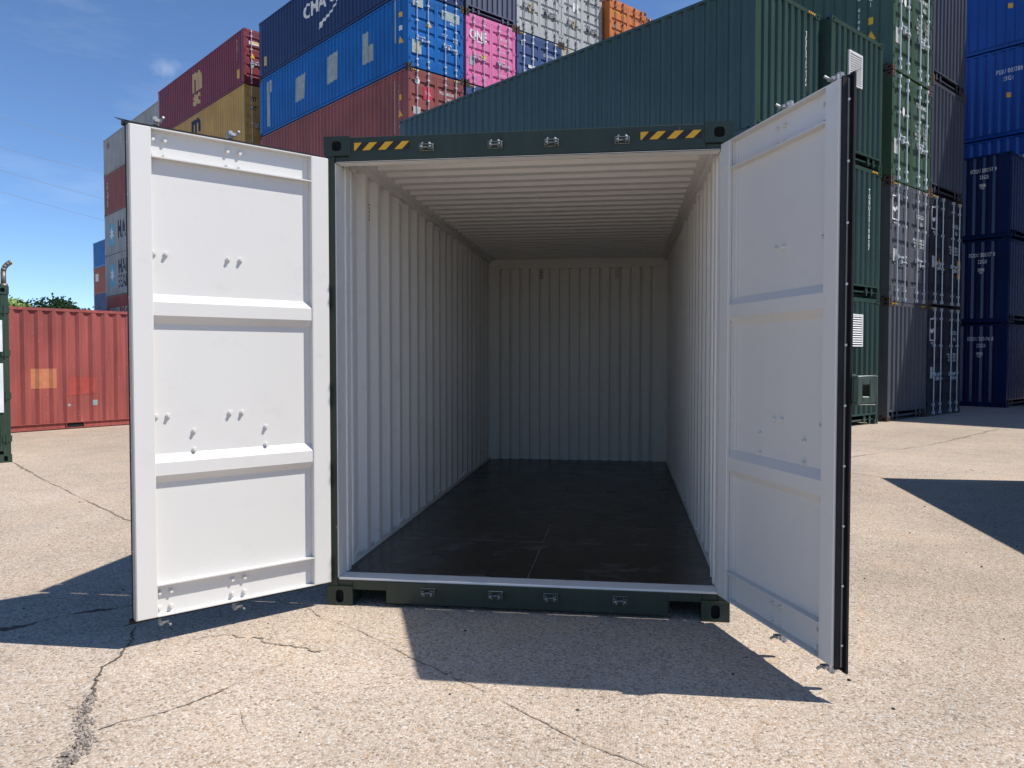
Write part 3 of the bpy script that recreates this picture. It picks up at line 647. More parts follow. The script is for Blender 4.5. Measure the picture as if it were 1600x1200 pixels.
def main_door(side, hinge, ang):
    """side -1: left leaf, +1: right leaf. local x runs from hinge to free edge, +y (times s) is the inner face"""
    s = 1 if side < 0 else -1
    d = Vector((side*math.cos(ang), -math.sin(ang), 0)); rot = math.atan2(d.y, d.x)
    z0, z1 = (0.152, 2.757) if side < 0 else (0.160, 2.764); D = 0.045
    u0, sh, si, u1 = (0.0, 0.112, 1.028, 1.136) if side < 0 else (0.0, 0.102, 1.004, 1.108)
    def Y(v): return s*v
    def bx(mb, a, b, y0, y1, c, d_, m=0): mb.box(a, b, *sorted((Y(y0), Y(y1))), c, d_, m)
    m_ = MB()
    prof = [(z0+0.003, -D), (0.868, -D), (0.912, -0.006), (0.980, -0.006), (1.024, -D), (1.725, -D), (1.769, -0.006), (1.840, -0.006), (1.884, -D), (z1-0.003, -D)]
    m_.strip(prof, lambda p: ((sh+0.001, Y(p[1]), p[0]), (si+0.002, Y(p[1]), p[0])), 0)
    m_.strip(prof, lambda p: ((sh+0.001, Y(p[1]-0.004), p[0]), (si+0.002, Y(p[1]-0.004), p[0])), 1)
    door = part('door', m_, [DOORW, GREEN]); door.location = (hinge[0], hinge[1], 0); door.rotation_euler = (0, 0, rot)
    def sub(name, mb, mats, bev=0): return part(name, mb, mats, door, bev)
    for a, b, th_ in ((u0, sh, -0.050 if side < 0 else -0.022), (si, u1, -0.050)):
        m_ = MB(); bx(m_, a, b, th_, 0.0, z0, z1, 0); sub('stile', m_, [DOORW], 0.004)
    m_ = MB(); bx(m_, sh-0.008, sh+0.0008, -0.050, -0.001 if side < 0 else -0.0225, z0+0.001, z1-0.001); sub('stile_web', m_, [DOORW])
    for c, d_ in ((z1-0.006, z1), (2.602, 2.609), (z0, z0+0.006), (0.318, 0.325)):
        m_ = MB(); bx(m_, sh+0.0005, si-0.0005, -D-0.002, -0.002, c, d_); sub('rail_flange', m_, [DOORW])
    m_ = MB(); bx(m_, sh+0.0005, sh+0.030, -D+0.0005, -D+0.004, z0+0.007, z1-0.007); sub('edge_fold', m_, [DOORW], 0)
    # bolts
    spots = [(u, z) for u in (0.538, 0.609, 0.948, 1.010) if not (side > 0 and u > 1.0) for z in (2.703, 2.622, 2.101, 1.230, 0.272, 0.190)] + [(u, z) for u in (0.397, 0.811) for z in (1.140, 1.036)]
    for u, z in spots:
        m_ = MB(); m_.tube((u, Y(-D), z), (u, Y(-D+0.007), z), 0.0145, 10); m_.tube((u, Y(-D+0.007), z), (u, Y(-D+0.021), z), 0.011, 10, 0, 0.0085)
        sub('bolt', m_, [DOORW])
    # rubber seal with fins on three sides, and the strip that clamps it
    m_ = MB()
    bx(m_, u0+0.04, u1+0.012, -0.052, -0.020, z1, z1+0.010); bx(m_, u0+0.04, u1+0.022, -0.060, -0.052, z1-0.005, z1+0.024)
    bx(m_, u0+0.04, u1+0.012, -0.052, -0.020, z0-0.010, z0); bx(m_, u0+0.04, u1+0.022, -0.060, -0.052, z0-0.024, z0+0.005)
    if side > 0: bx(m_, u1, u1+0.012, -0.052, -0.010, z0-0.010, z1+0.010); bx(m_, u1+0.002, u1+0.031, -0.062, -0.052, z0-0.026, z1+0.026)
    else: bx(m_, u1-0.012, u1+0.006, -0.060, -0.052, z0-0.026, z1+0.026)
    # lip that flares at the free top corner
    m_.poly([(u1-0.03, Y(-0.06), z1+0.024), (u1+0.034, Y(-0.062), z1+0.024), (u1+0.052, Y(-0.085), z1+0.040), (u1-0.03, Y(-0.066), z1+0.030)])
    m_.poly([(u1-0.03, Y(-0.06), z0-0.024), (u1+0.034, Y(-0.062), z0-0.024), (u1+0.050, Y(-0.082), z0-0.038), (u1-0.03, Y(-0.066), z0-0.028)])
    sub('seal', m_, [rubber])
    e1 = u1+0.0125 if side > 0 else u1
    m_ = MB(); bx(m_, e1, e1+0.002, -0.041 if side > 0 else -0.051, -0.034 if side > 0 else -0.002, z0, z1)
    sub('clamp_strip', m_, [plain('dull_strip', (0.20,0.19,0.18), 0.5, 0.3) if side > 0 else plain('dull_edge', (0.40,0.38,0.35), 0.6)])
    for k in range(10):
        z = z0+0.10+k*0.268; m_ = MB(); m_.tube((e1+0.002, Y(-0.038), z), (e1+(0.0065 if side > 0 else 0.0035), Y(-0.038), z), 0.006, 8); sub('rivet', m_, [alu])
    # lock rods with cams on the outside, guides, handles, hinges
    for u in (0.574, 0.985):
        m_ = MB(); m_.tube((u, Y(-0.088), 0.085), (u, Y(-0.088), 2.835), 0.0165, 10)
        for z in (0.235, 1.236, 2.097, 2.668): bx(m_, u-0.06, u+0.06, -0.110, -0.056, z-0.03, z+0.03)
        for z, sg in ((0.108, -1), (2.808, 1)):
            bx(m_, u-0.013, u+0.013, -0.102, -0.064, z-0.018, z+0.018); bx(m_, u-0.026, u+0.010, -0.066, -0.040, z-0.007, z+0.007)
            m_.tube((u-0.024, Y(-0.05), z+sg*0.004), (u-0.030, Y(-0.026), z+sg*0.018), 0.007, 6); m_.tube((u, Y(-0.088), z), (u, Y(-0.088), z+sg*0.030), 0.011, 8)
        sub('lock_rod', m_, [zinc])
        m_ = MB(); m_.tube((u, Y(-0.115), 1.09), (u-0.36, Y(-0.115), 1.08), 0.012, 8); bx(m_, u-0.30, u-0.22, -0.125, -0.05, 1.04, 1.145); sub('handle', m_, [zinc])
    for z in (0.42, 1.02, 1.62, 2.30):
        m_ = MB(); bx(m_, 0.0, 0.14, -0.062, -0.051, z-0.045, z+0.045); m_.tube((0.004, Y(-0.062), z-0.055), (0.004, Y(-0.062), z+0.055), 0.012, 8); sub('hinge', m_, [GREEN])
    if side > 0:
        # padlock box that overlaps the other leaf: open at its free end
        m_ = MB(); a, b = 1.02, 1.178
        bx(m_, a, b, -0.165, -0.155, 1.335, 1.465); bx(m_, a, b, -0.155, -0.062, 1.457, 1.465); bx(m_, a, b, -0.155, -0.062, 1.335, 1.343)
        bx(m_, b-0.008, b, -0.155, -0.125, 1.343, 1.457); bx(m_, b-0.008, b, -0.085, -0.062, 1.343, 1.457); bx(m_, b-0.008, b, -0.125, -0.085, 1.343, 1.375); bx(m_, b-0.008, b, -0.125, -0.085, 1.425, 1.457)
        bx(m_, 1.145, b-0.008, -0.070, -0.062, 1.343, 1.457)
        sub('lock_box', m_, [paint('lock_box_green', (0.060, 0.090, 0.068), 0.4)], 0.004)
    return door
main_door(-1, (0.035, -0.037), R(48.75)); main_door(1, (2.368, -0.012), R(69.86))

# ------------------------------------------------------------------ stacked containers
TH = R(49.3); EX = Vector((math.cos(TH), math.sin(TH), 0)); LX = Vector((-math.sin(TH), math.cos(TH), 0))
HC, ST, L40, L20 = 2.896, 2.591, 12.192, 6.058
def at(c, t=0, s=0, z=0, th=TH):
    e = Vector((math.cos(th), math.sin(th), 0)); l_ = Vector((-math.sin(th), math.cos(th), 0)); v = Vector((c[0], c[1], 0)) + e*t + l_*s
    return (v.x, v.y, z)
P_ = dict(
 blue=paint('mid_blue_paint', (0.003, 0.110, 0.37), 0.34, 0.14, 0.14, 0.06, 0.0006, 0.35), navy=paint('navy_paint', (0.016, 0.032, 0.105), 0.32, 0.12, 0.12, 0.05, 0.0006),
 navy2=paint('slate_blue_paint', (0.035, 0.075, 0.20), 0.5, 0.12, 0.1, 0.05), pink=paint('magenta_pink_paint', (0.68, 0.15, 0.34), 0.5, 0.08, 0.10, 0.10),
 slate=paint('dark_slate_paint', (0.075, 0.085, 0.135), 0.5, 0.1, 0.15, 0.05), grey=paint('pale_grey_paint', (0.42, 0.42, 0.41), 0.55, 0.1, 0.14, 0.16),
 cream=paint('cream_paint', (0.47, 0.43, 0.35), 0.55, 0.1, 0.12, 0.12), orange=paint('orange_paint', (0.55, 0.16, 0.035), 0.5, 0.12, 0.12, 0.12),
 brown=paint('red_oxide_paint', (0.25, 0.065, 0.052), 0.42, 0.14, 0.12, 0.12), maroon=paint('maroon_paint', (0.19, 0.028, 0.038), 0.36, 0.1, 0.10, 0.08),
 tan=paint('ochre_tan_paint', (0.48, 0.29, 0.08), 0.5, 0.12, 0.10, 0.12), rust=paint('rusty_brown_paint', (0.16, 0.055, 0.045), 0.55, 0.12, 0.12, 0.1),
 green=paint('bottle_green_paint', (0.034, 0.066, 0.055), 0.20, 0.08, 0.08, 0.0, 0.0004, 0.6), gdoor=paint('leaf_green_paint', (0.050, 0.092, 0.060), 0.28, 0.08, 0.08, 0.02, 0.0006, 0.5),
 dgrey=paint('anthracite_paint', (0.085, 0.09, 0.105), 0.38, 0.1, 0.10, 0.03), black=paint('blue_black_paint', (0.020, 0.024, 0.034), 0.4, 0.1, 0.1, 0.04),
 eblue=paint('deep_blue_paint', (0.005, 0.020, 0.082), 0.28, 0.1, 0.12, 0.02), pblue=paint('royal_blue_paint', (0.003, 0.064, 0.31), 0.30, 0.1, 0.12, 0.02),
 red=paint('weathered_red_paint', (0.32, 0.078, 0.068), 0.6, 0.14, 0.16, 0.16, chips=(0.42,0.30,0.22)), red2=paint('signal_red_paint', (0.30, 0.032, 0.025), 0.5, 0.1, 0.1, 0.05),
 lgrey=paint('weathered_grey_paint', (0.33, 0.335, 0.34), 0.55, 0.12, 0.16, 0.14), orange2=paint('burnt_orange_paint', (0.33, 0.095, 0.05), 0.5, 0.1, 0.1, 0.08),
 rust2=paint('brick_brown_paint', (0.24, 0.075, 0.055), 0.5, 0.12, 0.12, 0.08),
 slate2=paint('charcoal_slate_paint', (0.050, 0.056, 0.078), 0.4, 0.1, 0.15, 0.05),
 rustcast=paint('rusty_casting', (0.075, 0.050, 0.040), 0.7, 0.3, 0.2, 0.22))
GAP = 0.028
# -- far row: blue bay
D0 = (-5.65, 22.75); zb = [0.06]
for k in range(4): zb.append(zb[-1]+HC+GAP)
Z5 = zb[4]; Z6 = Z5+ST+GAP
def supports(c, t, n, L=L40, th=TH, mat='rust', group='containers at the foot of the far stacks', lab='plain dark container at the foot of a far stack', s=0, h=HC, z0=0.06):
    for k in range(n): container(lab, at(c, t, s, z0+k*(h+GAP), th), th, L, h, P_[mat], simple=True, group=group)
supports(D0, 0, 3)
c4 = container('red oxide container with a red square sticker on its door, under the blue one', at(D0, 0, 0, zb[3]), TH, L40, HC, P_['brown'], stripes=True, castmat=P_['rustcast'])
door_text(c4, HC, 1.72, HC-0.62, 'TCLU 803559 0', 0.13); door_text(c4, HC, 1.80, HC-0.80, '45G1', 0.11)
decal(c4, 'sticker', 'E', 0.84, HC-0.78, [rect(0.40, 0.46)], plain('red_sticker', (0.50, 0.02, 0.05), 0.5), off=0.006); door_text(c4, HC, 0.84, HC-0.78, 'TAL', 0.17).location.y = -0.003
decal(c4, 'sticker', 'E', 0.38, HC-0.42, [[(0.11*math.cos(a*math.pi/6), 0.11*math.sin(a*math.pi/6)) for a in range(12)]], white_mark, off=0.006)
decal(c4, 'placard', 'E', 0.36, HC-1.45, [rect(0.32, 0.28)], dim_mark, off=0.006)
code(c4, 'T\nC\nL\nU\n8\n0\n3\n5', 'L', 0.66, HC-1.05, 0.16, L40, dim_mark, line=0.9); decal(c4, 'worn_strip', 'L', 0.92, HC-1.2, [rect(0.06, 1.9)], dim_mark, L40)
for zz in (HC-0.95, HC-1.9): decal(c4, 'marking', 'L', 0.55, zz, [rect(0.17, 0.2)], yellow_mark, L40)
decal(c4, 'warning_triangle', 'L', 0.55, HC-1.5, [[(-0.16,-0.12),(0.14,-0.12),(0.0,0.14)]], yellow_mark, L40)
c5 = container('mid blue container with pale painted-out squares along its side', at(D0, 0, 0, Z5), TH, L40, ST, P_['blue'], castmat=P_['rustcast'])
patch = plain('painted_out_patch', (0.30, 0.37, 0.37), 0.6, var=0.15, scale=5)
for pl, s_, z_ in (([rect(0.30, 2.0, 0.05, 0.0), rect(0.30, 0.55, 0.20, 0.75)], 11.35, 1.32), ([[(-0.45,-0.50),(0.38,-0.47),(0.45,0.55),(-0.40,0.52)]], 8.15, 1.25), ([[(-0.42,-0.58),(0.40,-0.52),(0.44,0.55),(-0.40,0.52)]], 5.38, 1.38), ([rect(0.38, 1.15, -0.12, 0.05), rect(0.34, 0.62, 0.22, -0.22)], 2.75, 1.36)):
    decal(c5, 'patch', 'L', s_, z_, pl, patch, L40)
decal(c5, 'patch', 'L', 0.84, 1.75, [rect(0.13, 1.5)], patch, L40)
code(c5, 'C\nA\nI\nU\n4\n5', 'L', 0.60, 2.15, 0.14, L40, line=0.9)
for zz in (1.92, 1.45): decal(c5, 'marking', 'L', 0.50, zz, [rect(0.15, 0.17)], yellow_mark if zz > 1.6 else white_mark, L40)
decal(c5, 'warning_triangle', 'L', 0.50, 1.03, [[(-0.15,-0.11),(0.13,-0.11),(0.0,0.13)]], yellow_mark, L40)
decal(c5, 'placard', 'E', 0.36, ST-1.85, [rect(0.40, 0.46)], patch, off=0.006); decal(c5, 'plate', 'E', 0.36, ST-1.85, [rect(0.18, 0.24)], plain('data_plate', (0.5,0.42,0.26), 0.5), off=0.002)
decal(c5, 'patch', 'E', 0.42, ST-0.25, [rect(0.44, 0.38)], patch, off=0.006); decal(c5, 'warning_triangle', 'E', 0.88, ST-0.92, [[(-0.13,-0.11),(0.13,-0.11),(0.0,0.14)]], yellow_mark, off=0.006)
decal(c5, 'patch', 'E', 1.86, ST-0.42, [rect(0.80, 0.34)], patch, off=0.006); door_text(c5, ST, 1.95, ST-0.66, '45G1', 0.13)
door_text(c5, ST, 2.08, ST-1.22, '30480\n67200', 0.10); door_text(c5, ST, 2.08, ST-1.62, '26580\n58600', 0.10); door_text(c5, ST, 1.60, ST-1.15, 'MAX GR\nTARE', 0.07); door_text(c5, ST, 1.62, ST-1.60, 'NET\nCU.CAP', 0.07)
c6 = container('navy container with large white capital letters and a swoosh on its side', at(D0, 0, 0, Z6), TH, L40, ST, P_['navy'], stripes=True, castmat=P_['rustcast'])
place_mark(text_bm('CMA CGM', 0.02, 1.02), 'lettering', c6, 'L', 5.75, 1.62, 0.88, 0.82, white_mark, prof=side_prof(L40))
decal(c6, 'swoosh', 'L', 5.6, 0.95, [[(-0.95,-0.34),(-0.70,-0.34),(-0.55,-0.18),(-0.30,-0.14),(-0.28,0.0),(-0.62,-0.06),(-0.80,-0.12)], [(-0.30,-0.14),(0.15,0.02),(0.12,0.10),(-0.28,0.0)], [(0.15,0.02),(0.55,0.24),(0.95,0.50),(0.90,0.54),(0.50,0.30),(0.12,0.10)]], white_mark, L40)
decal(c6, 'marking', 'L', 11.6, 0.72, [rect(0.32, 0.42)], plain('ochre_marking', (0.55,0.36,0.10), 0.6), L40)
# pink, navy, grey, cream, orange columns
T1, T2, T3, T4, T5 = 2.57, 5.09, 7.56, 10.06, 12.62
for t_, n_ in ((T1, 3), (T2, 4), (T3, 4), (T4, 5), (T5, 5)): supports(D0, t_, n_)
container('blue container with yellow corner stripes half hidden under the pink one', at(D0, T1, 0, zb[3]), TH, L40, HC, P_['navy2'], stripes=True, castmat=P_['rustcast'])
cp = container('bright pink container with three white letters on its door', at(D0, T1, 0, Z5), TH, L40, ST, P_['pink'], castmat=P_['rustcast'])
place_mark(text_bm('ONE', 0.025, 1.0), 'lettering', cp, 'E', 0.58, ST-0.74, 0.40, 0.46, white_mark, lift=0.0, off=0.006); decal(cp, 'strapline', 'E', 0.72, ST-0.96, [rect(0.40, 0.05)], white_mark, off=0.006)
door_text(cp, ST, 1.88, ST-0.60, 'NYKU 470536', 0.12); door_text(cp, ST, 1.98, ST-0.78, '45G1', 0.11); door_text(cp, ST, 0.38, ST-1.15, '1x1', 0.14)
for q in range(5): door_text(cp, ST, 1.75+0.1*(q % 2), ST-1.08-0.22*q, 'MAX GR 32500 KG', 0.07)
decal(cp, 'warning_triangle', 'E', 0.86, ST-1.42, [[(-0.13,-0.10),(0.13,-0.10),(0.0,0.13)]], yellow_mark, off=0.006); decal(cp, 'plate', 'E', 0.27, ST-1.72, [rect(0.22, 0.34)], patch, off=0.006)
container('dark slate container with ribbed end wall standing on the pink one', at(D0, T1, 0, Z6), TH, L40, ST, P_['slate'], end='front', castmat=P_['rustcast'])
cn = container('dark blue container with white rods under the left pale grey one', at(D0, T2, 0, Z5), TH, L40, ST, P_['navy2'], stripes=True, castmat=P_['rustcast'], rod=plain('white_rods', (0.7,0.72,0.74), 0.5))
door_text(cn, ST, 1.80, ST-0.62, 'CRSU 910367', 0.14); door_text(cn, ST, 0.30, ST-0.42, 'B', 0.26); door_text(cn, ST, 1.80, ST-0.86, '45G1', 0.12); decal(cn, 'placard', 'E', 0.82, ST-1.25, [rect(0.40, 0.12)], white_mark, off=0.006)
def grey_doors(c):
    decal(c, 'placard', 'E', 0.80, ST-1.55, [rect(0.28, 0.42)], plain('data_plate', (0.5,0.42,0.26), 0.5), off=0.006); decal(c, 'sticker', 'E', 0.82, ST-0.85, [rect(0.34, 0.36)], white_mark, off=0.006)
    door_text(c, ST, 1.55, ST-1.55, 'MAX GR\nTARE\nNET\nCU CAP', 0.10, black_mark); door_text(c, ST, 2.02, ST-1.60, '30480 KG\n3900 KG\n26580 KG\n76.4', 0.09, black_mark); door_text(c, ST, 1.8, ST-0.5, 'MSKU 902114 6', 0.13, black_mark)
cg = container('pale grey container beside the slate one, above the dark blue one', at(D0, T2, 0, Z6), TH, L40, ST, P_['grey'], castmat=P_['rustcast'], rod=plain('dull_rods', (0.25,0.25,0.26), 0.6, 0.3)); grey_doors(cg)
cg = container('pale grey container next to the orange one', at(D0, T3, 0, Z6), TH, L40, ST, P_['grey'], castmat=P_['rustcast'], rod=MATS['dull_rods']); grey_doors(cg)
container('cream container barely showing under the right pale grey one', at(D0, T3, 0, Z5), TH, L40, ST, P_['cream'], stripes=True, castmat=P_['rustcast'])
co = container('orange container at the right end of the far row', at(D0, T4+0.05, -0.35, Z6), TH, L40, ST, P_['orange'], stripes=False, castmat=P_['rustcast'], rod=plain('brown_rods', (0.20,0.09,0.05), 0.6, 0.2))
for q in (0, 1): door_text(co, ST, 0.36+q*0.47, ST-0.52-0.03*q, 'HAPAG\nLLOYD'.split('\n')[q], 0.15, yellow_mark)
decal(co, 'warning_triangle', 'E', 0.86, ST-1.30, [[(-0.13,-0.11),(0.13,-0.11),(0.0,0.14)]], yellow_mark, off=0.006); decal(co, 'sticker', 'E', 0.36, ST-1.12, [rect(0.15, 0.16)], patch, off=0.006)
door_text(co, ST, 1.86, ST-0.50, 'HLXU 634', 0.14, black_mark)
container('red oxide container behind the orange one with yellow corner stripes', at(D0, T5+0.1, -0.1, Z6), TH, L40, ST, P_['brown'], stripes=True, castmat=P_['rustcast'])

# -- next bay: maroon over tan
M0 = (-15.9, 31.2); ZM = 14.46
supports(M0, 0, 4)
ct = container('ochre tan container with black letters under the maroon one', at(M0, 0, 0, ZM-GAP-HC), TH, L40, HC, P_['tan'], stripes=True)
door_text(ct, HC, 0.45, HC-0.80, 'm\nsc', 0.42, black_mark); place_mark(text_bm('m', 0.05), 'lettering', ct, 'L', 6.3, HC-0.52, 1.6, 1.35, plain('navy_lettering', (0.01,0.015,0.06), 0.6), prof=side_prof(L40)); place_mark(text_bm('sc', 0.05), 'lettering', ct, 'L', 6.3, HC-1.45, 1.2, 1.0, MATS['navy_lettering'], prof=side_prof(L40))
cm = container('maroon container with tan letters on its side, top of its stack', at(M0, 0, 0, ZM), TH, L40, ST, P_['maroon'])
tanl = plain('tan_lettering', (0.50, 0.36, 0.17), 0.6)
place_mark(text_bm('m', 0.06), 'lettering', cm, 'L', 6.1, 1.78, 1.75, 1.75, tanl, prof=side_prof(L40)); place_mark(text_bm('sc', 0.055, 0.95), 'lettering', cm, 'L', 6.1, 0.80, 1.25, 1.05, tanl, prof=side_prof(L40))
code(cm, 'M\nE\nD\nU\n7\n5\n4', 'L', 0.80, 1.75, 0.17, L40, dim_mark, line=0.85); code(cm, '4\n5\nG\n1', 'L', 0.55, 1.8, 0.15, L40, tanl, line=0.9); decal(cm, 'marking', 'L', 0.66, 0.62, [rect(0.30, 0.42)], plain('ochre_marking2', (0.62,0.40,0.08), 0.6), L40)
decal(cm, 'sticker', 'E', 0.50, ST-0.62, [rect(0.48, 0.16)], white_mark, off=0.006); decal(cm, 'sticker', 'E', 0.55, ST-0.60, [[(-0.2,-0.03),(0.2,-0.01),(0.2,0.05),(-0.1,0.03)]], yellow_mark, off=0.003); decal(cm, 'sticker', 'E', 1.0, ST-0.66, [[(0.11*math.cos(a*math.pi/6), 0.11*math.sin(a*math.pi/6)) for a in range(12)]], plain('lime_sticker', (0.55,0.68,0.06), 0.5), off=0.006)
decal(cm, 'warning_triangle', 'E', 0.42, ST-1.22, [[(-0.13,-0.10),(0.13,-0.10),(0.0,0.13)]], yellow_mark, off=0.006); decal(cm, 'plate', 'E', 0.42, ST-1.66, [rect(0.22, 0.24)], patch, off=0.006)

# -- third bay: the tall stack behind the left door
B0 = (-26.6, 41.5); z_ = 0.15; pale_blue = plain('pale_blue_square', (0.13, 0.42, 0.55), 0.6)
container('plain dark container at the foot of a far stack', at(B0, 0, 0, z_), TH, L40, HC, P_['rust'], simple=True, group='containers at the foot of the far stacks'); z_ += HC+GAP
c = container('bright red container second from the ground in the stack behind the left door', at(B0, 0, 0, z_), TH, L40, HC, P_['red2']); place_mark(text_bm('HAMBURG SUD', 0.02), 'lettering', c, 'L', 8.2, 1.62, 1.05, 1.05, dim_mark, prof=side_prof(L40)); z_ += HC+GAP
def star(c, s_, zc):
    decal(c, 'blue_square', 'L', s_, zc, [rect(1.25, 1.55)], pale_blue, L40)
    pts = []
    for k in range(14): r = 0.56 if k % 2 == 0 else 0.23; a = math.pi/2+k*math.pi/7; pts.append((r*math.cos(a), r*math.sin(a)))
    bm = bmesh.new(); vc = bm.verts.new((0,0,0)); vs = [bm.verts.new((x, y, 0)) for x, y in pts]
    for k in range(14): bm.faces.new((vc, vs[k], vs[(k+1) % 14]))
    place_mark(bm, 'star', c, 'L', s_, zc, 1, 1, white_mark, prof=side_prof(L40), lift=0.006)
ink = plain('dark_blue_lettering', (0.025, 0.03, 0.06), 0.6)
c = container('grey container with a star square and two lines of dark letters', at(B0, 0, 0, z_), TH, L40, HC, P_['lgrey']); star(c, 10.45, 1.42)
place_mark(text_bm('MAERSK', 0.02), 'lettering', c, 'L', 6.75, 1.90, 1.25, 1.35, ink, prof=side_prof(L40)); place_mark(text_bm('SEALAND', 0.02), 'lettering', c, 'L', 6.75, 0.86, 1.08, 1.2, ink, prof=side_prof(L40)); z_ += HC+GAP
c = container('grey container with a star square and one line of dark letters', at(B0, 0, 0, z_), TH, L40, HC, P_['lgrey']); star(c, 10.45, 1.42); place_mark(text_bm('MAERSK', 0.02), 'lettering', c, 'L', 6.65, 1.55, 1.30, 1.75, ink, prof=side_prof(L40)); z_ += HC+GAP
c = container('rusty brown container with a column of white code, below the top grey one', at(B0, 0, 0, z_), TH, L40, HC, P_['rust2']); code(c, 'T\nR\nL\nU\n7\n2\n3', 'L', 11.35, 1.45, 0.30, L40, line=0.85); z_ += HC+GAP
c = container('weathered grey container on top of the tall stack behind the left door', at(B0, 0, 0, z_), TH, L40, ST, P_['lgrey']); decal(c, 'faded_marking', 'L', 10.95, 2.0, [rect(0.75, 0.42)], plain('faded_marking', (0.17,0.17,0.18), 0.6), L40)
# -- farthest stack
F0 = (-42.6, 62.6); z_ = 0.1
for k, (m_k, lab) in enumerate((('rust', None), ('rust', None), ('navy2', 'slate blue container low in the small farthest stack'), ('orange2', 'burnt orange container in the middle of the small farthest stack'), ('blue', 'blue container on top of the small farthest stack'))):
    c = container(lab or 'plain dark container at the foot of a far stack', at(F0, 0, 0, z_), TH, L40, ST, P_[m_k], simple=True, group=None if lab else 'containers at the foot of the far stacks')
    if k == 3: decal(c, 'marking', 'L', 10.9, 1.65, [rect(1.0, 0.75)], white_mark, L40)
    z_ += ST+GAP

# -- green row: long green container and the three with louvres
E0 = (4.30, 11.17)
for k in range(2): container('green container hidden behind the open one, under the long green one', at(E0, 0, 0, 0.0+k*(HC+GAP)), TH, L40, HC, P_['green'], simple=True, group='green containers under the long one')
ce = container('long green container whose dark ribbed side spans the view above the open one', at(E0, 0, 0, 2*(HC+GAP)), TH, L40, HC, P_['green'], end='front', stripes=True)
code(ce, 'T\nG\nB\nU\n8\n3\n0\n2\n1\n6\n4', 'E', 1.92, HC-1.05, 0.145, 1, line=0.72)
F1 = (6.13, 12.98)
def louvre(c, x, z):
    lv = plain('white_louvre', (0.78, 0.78, 0.78), 0.5); m_ = MB(); w, h = 0.62, 0.72
    m_.box(x-w/2, x+w/2, -0.012, 0.03, z-h/2, z-h/2+0.03); m_.box(x-w/2, x+w/2, -0.012, 0.03, z+h/2-0.03, z+h/2); m_.box(x-w/2, x-w/2+0.03, -0.012, 0.03, z-h/2+0.03, z+h/2-0.03); m_.box(x+w/2-0.03, x+w/2, -0.012, 0.03, z-h/2+0.03, z+h/2-0.03)
    m_.quad((x-w/2+.03,0.0,z-h/2),(x+w/2-.03,0.0,z-h/2),(x+w/2-.03,0.0,z+h/2),(x-w/2+.03,0.0,z+h/2),1)  # flat backing, shade between the slats painted on
    v = obj('louvre', m_.mesh('louvre', [lv, hole_shade]), c)
    for k in range(13):
        zz = z-h/2+0.055+k*0.0505; s_ = MB(); s_.quad((x-w/2+.03,-0.012,zz),(x+w/2-.03,-0.012,zz),(x+w/2-.03,-0.002,zz+0.026),(x-w/2+.03,-0.002,zz+0.026)); obj('slat', s_.mesh('slat', [lv]), v)
c = container('green container with a white louvre, on the ground beside the right door', at(F1, 0, 0, 0), TH, L20, HC, P_['green'], end='front'); louvre(c, 1.30, 2.15)
c = container('green container with only a column of white code, between the two louvred ones', at(F1, 0, 0, HC+0.02), TH, L20, HC, P_['green'], end='front', stripes=True); code(c, 'T\nG\nB\nU\n5\n5\n1\n0\n8\n2\n7', 'E', 1.86, HC-1.15, 0.15, 1, line=0.85)
c = container('green container with a white louvre, top of the stack beside the right door', at(F1, 0, 0, 2*(HC+0.02)), TH, L20, HC, P_['green'], end='front'); louvre(c, 1.10, HC-0.88)

# -- dark pair of stacks at the right
TG = R(50.7); G0 = (8.12, 15.43)
def logo(c, H):
    decal(c, 'logo_frame', 'E', 0.33, H-0.62, [rect(0.40,0.03,0,0.28), rect(0.40,0.03,0,-0.28), rect(0.03,0.53,-0.185,0), rect(0.03,0.53,0.185,0)], white_mark, off=0.006)
    decal(c, 'logo_wave', 'E', 0.33, H-0.66, [[(-0.16,-0.02),(-0.05,-0.06),(0.05,0.0),(0.16,-0.04),(0.16,0.08),(0.04,0.08),(-0.05,0.03),(-0.16,0.06)]], white_mark, off=0.006); door_text(c, H, 0.33, H-0.97, 'seaco', 0.10)
    door_text(c, H, 1.90, H-0.68, 'SEGU 226 5', 0.13); door_text(c, H, 1.95, H-0.86, '22G1', 0.11); door_text(c, H, 1.98, H-1.35, '30480 KG\n67200 LB\n2230 KG', 0.085); door_text(c, H, 1.55, H-1.35, 'MAX GR\nTARE\nNET', 0.08)
    decal(c, 'plate', 'E', 0.30, H-1.75, [rect(0.20, 0.30)], dim_mark, off=0.006)
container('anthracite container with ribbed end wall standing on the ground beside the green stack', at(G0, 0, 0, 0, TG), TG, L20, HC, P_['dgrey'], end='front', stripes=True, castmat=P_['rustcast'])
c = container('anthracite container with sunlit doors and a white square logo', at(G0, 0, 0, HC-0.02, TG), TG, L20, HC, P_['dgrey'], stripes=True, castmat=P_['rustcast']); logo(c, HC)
z3 = 2*HC-0.02
def gdoor(c, H):
    door_text(c, H, 1.85, H-0.52, 'TGU 41462 1', 0.15); door_text(c, H, 1.95, H-0.72, '42G1', 0.13); door_text(c, H, 1.62, H-1.20, 'MAX GR\nTARE\nPAYLOAD\nCU CAP', 0.10); door_text(c, H, 2.08, H-1.20, '32500\n71650\n3700\n8160', 0.11); door_text(c, H, 1.9, H-1.62, 'ISO 68', 0.13)
    decal(c, 'sticker', 'E', 0.70, H-0.85, [[(0.07*math.cos(a*math.pi/6), 0.11*math.sin(a*math.pi/6)) for a in range(12)]], white_mark, off=0.006); decal(c, 'plate', 'E', 0.27, H-1.75, [rect(0.22, 0.36)], dim_mark, off=0.006); decal(c, 'sticker', 'E', 2.2, 0.28, [rect(0.08,0.08)], white_mark, off=0.006)
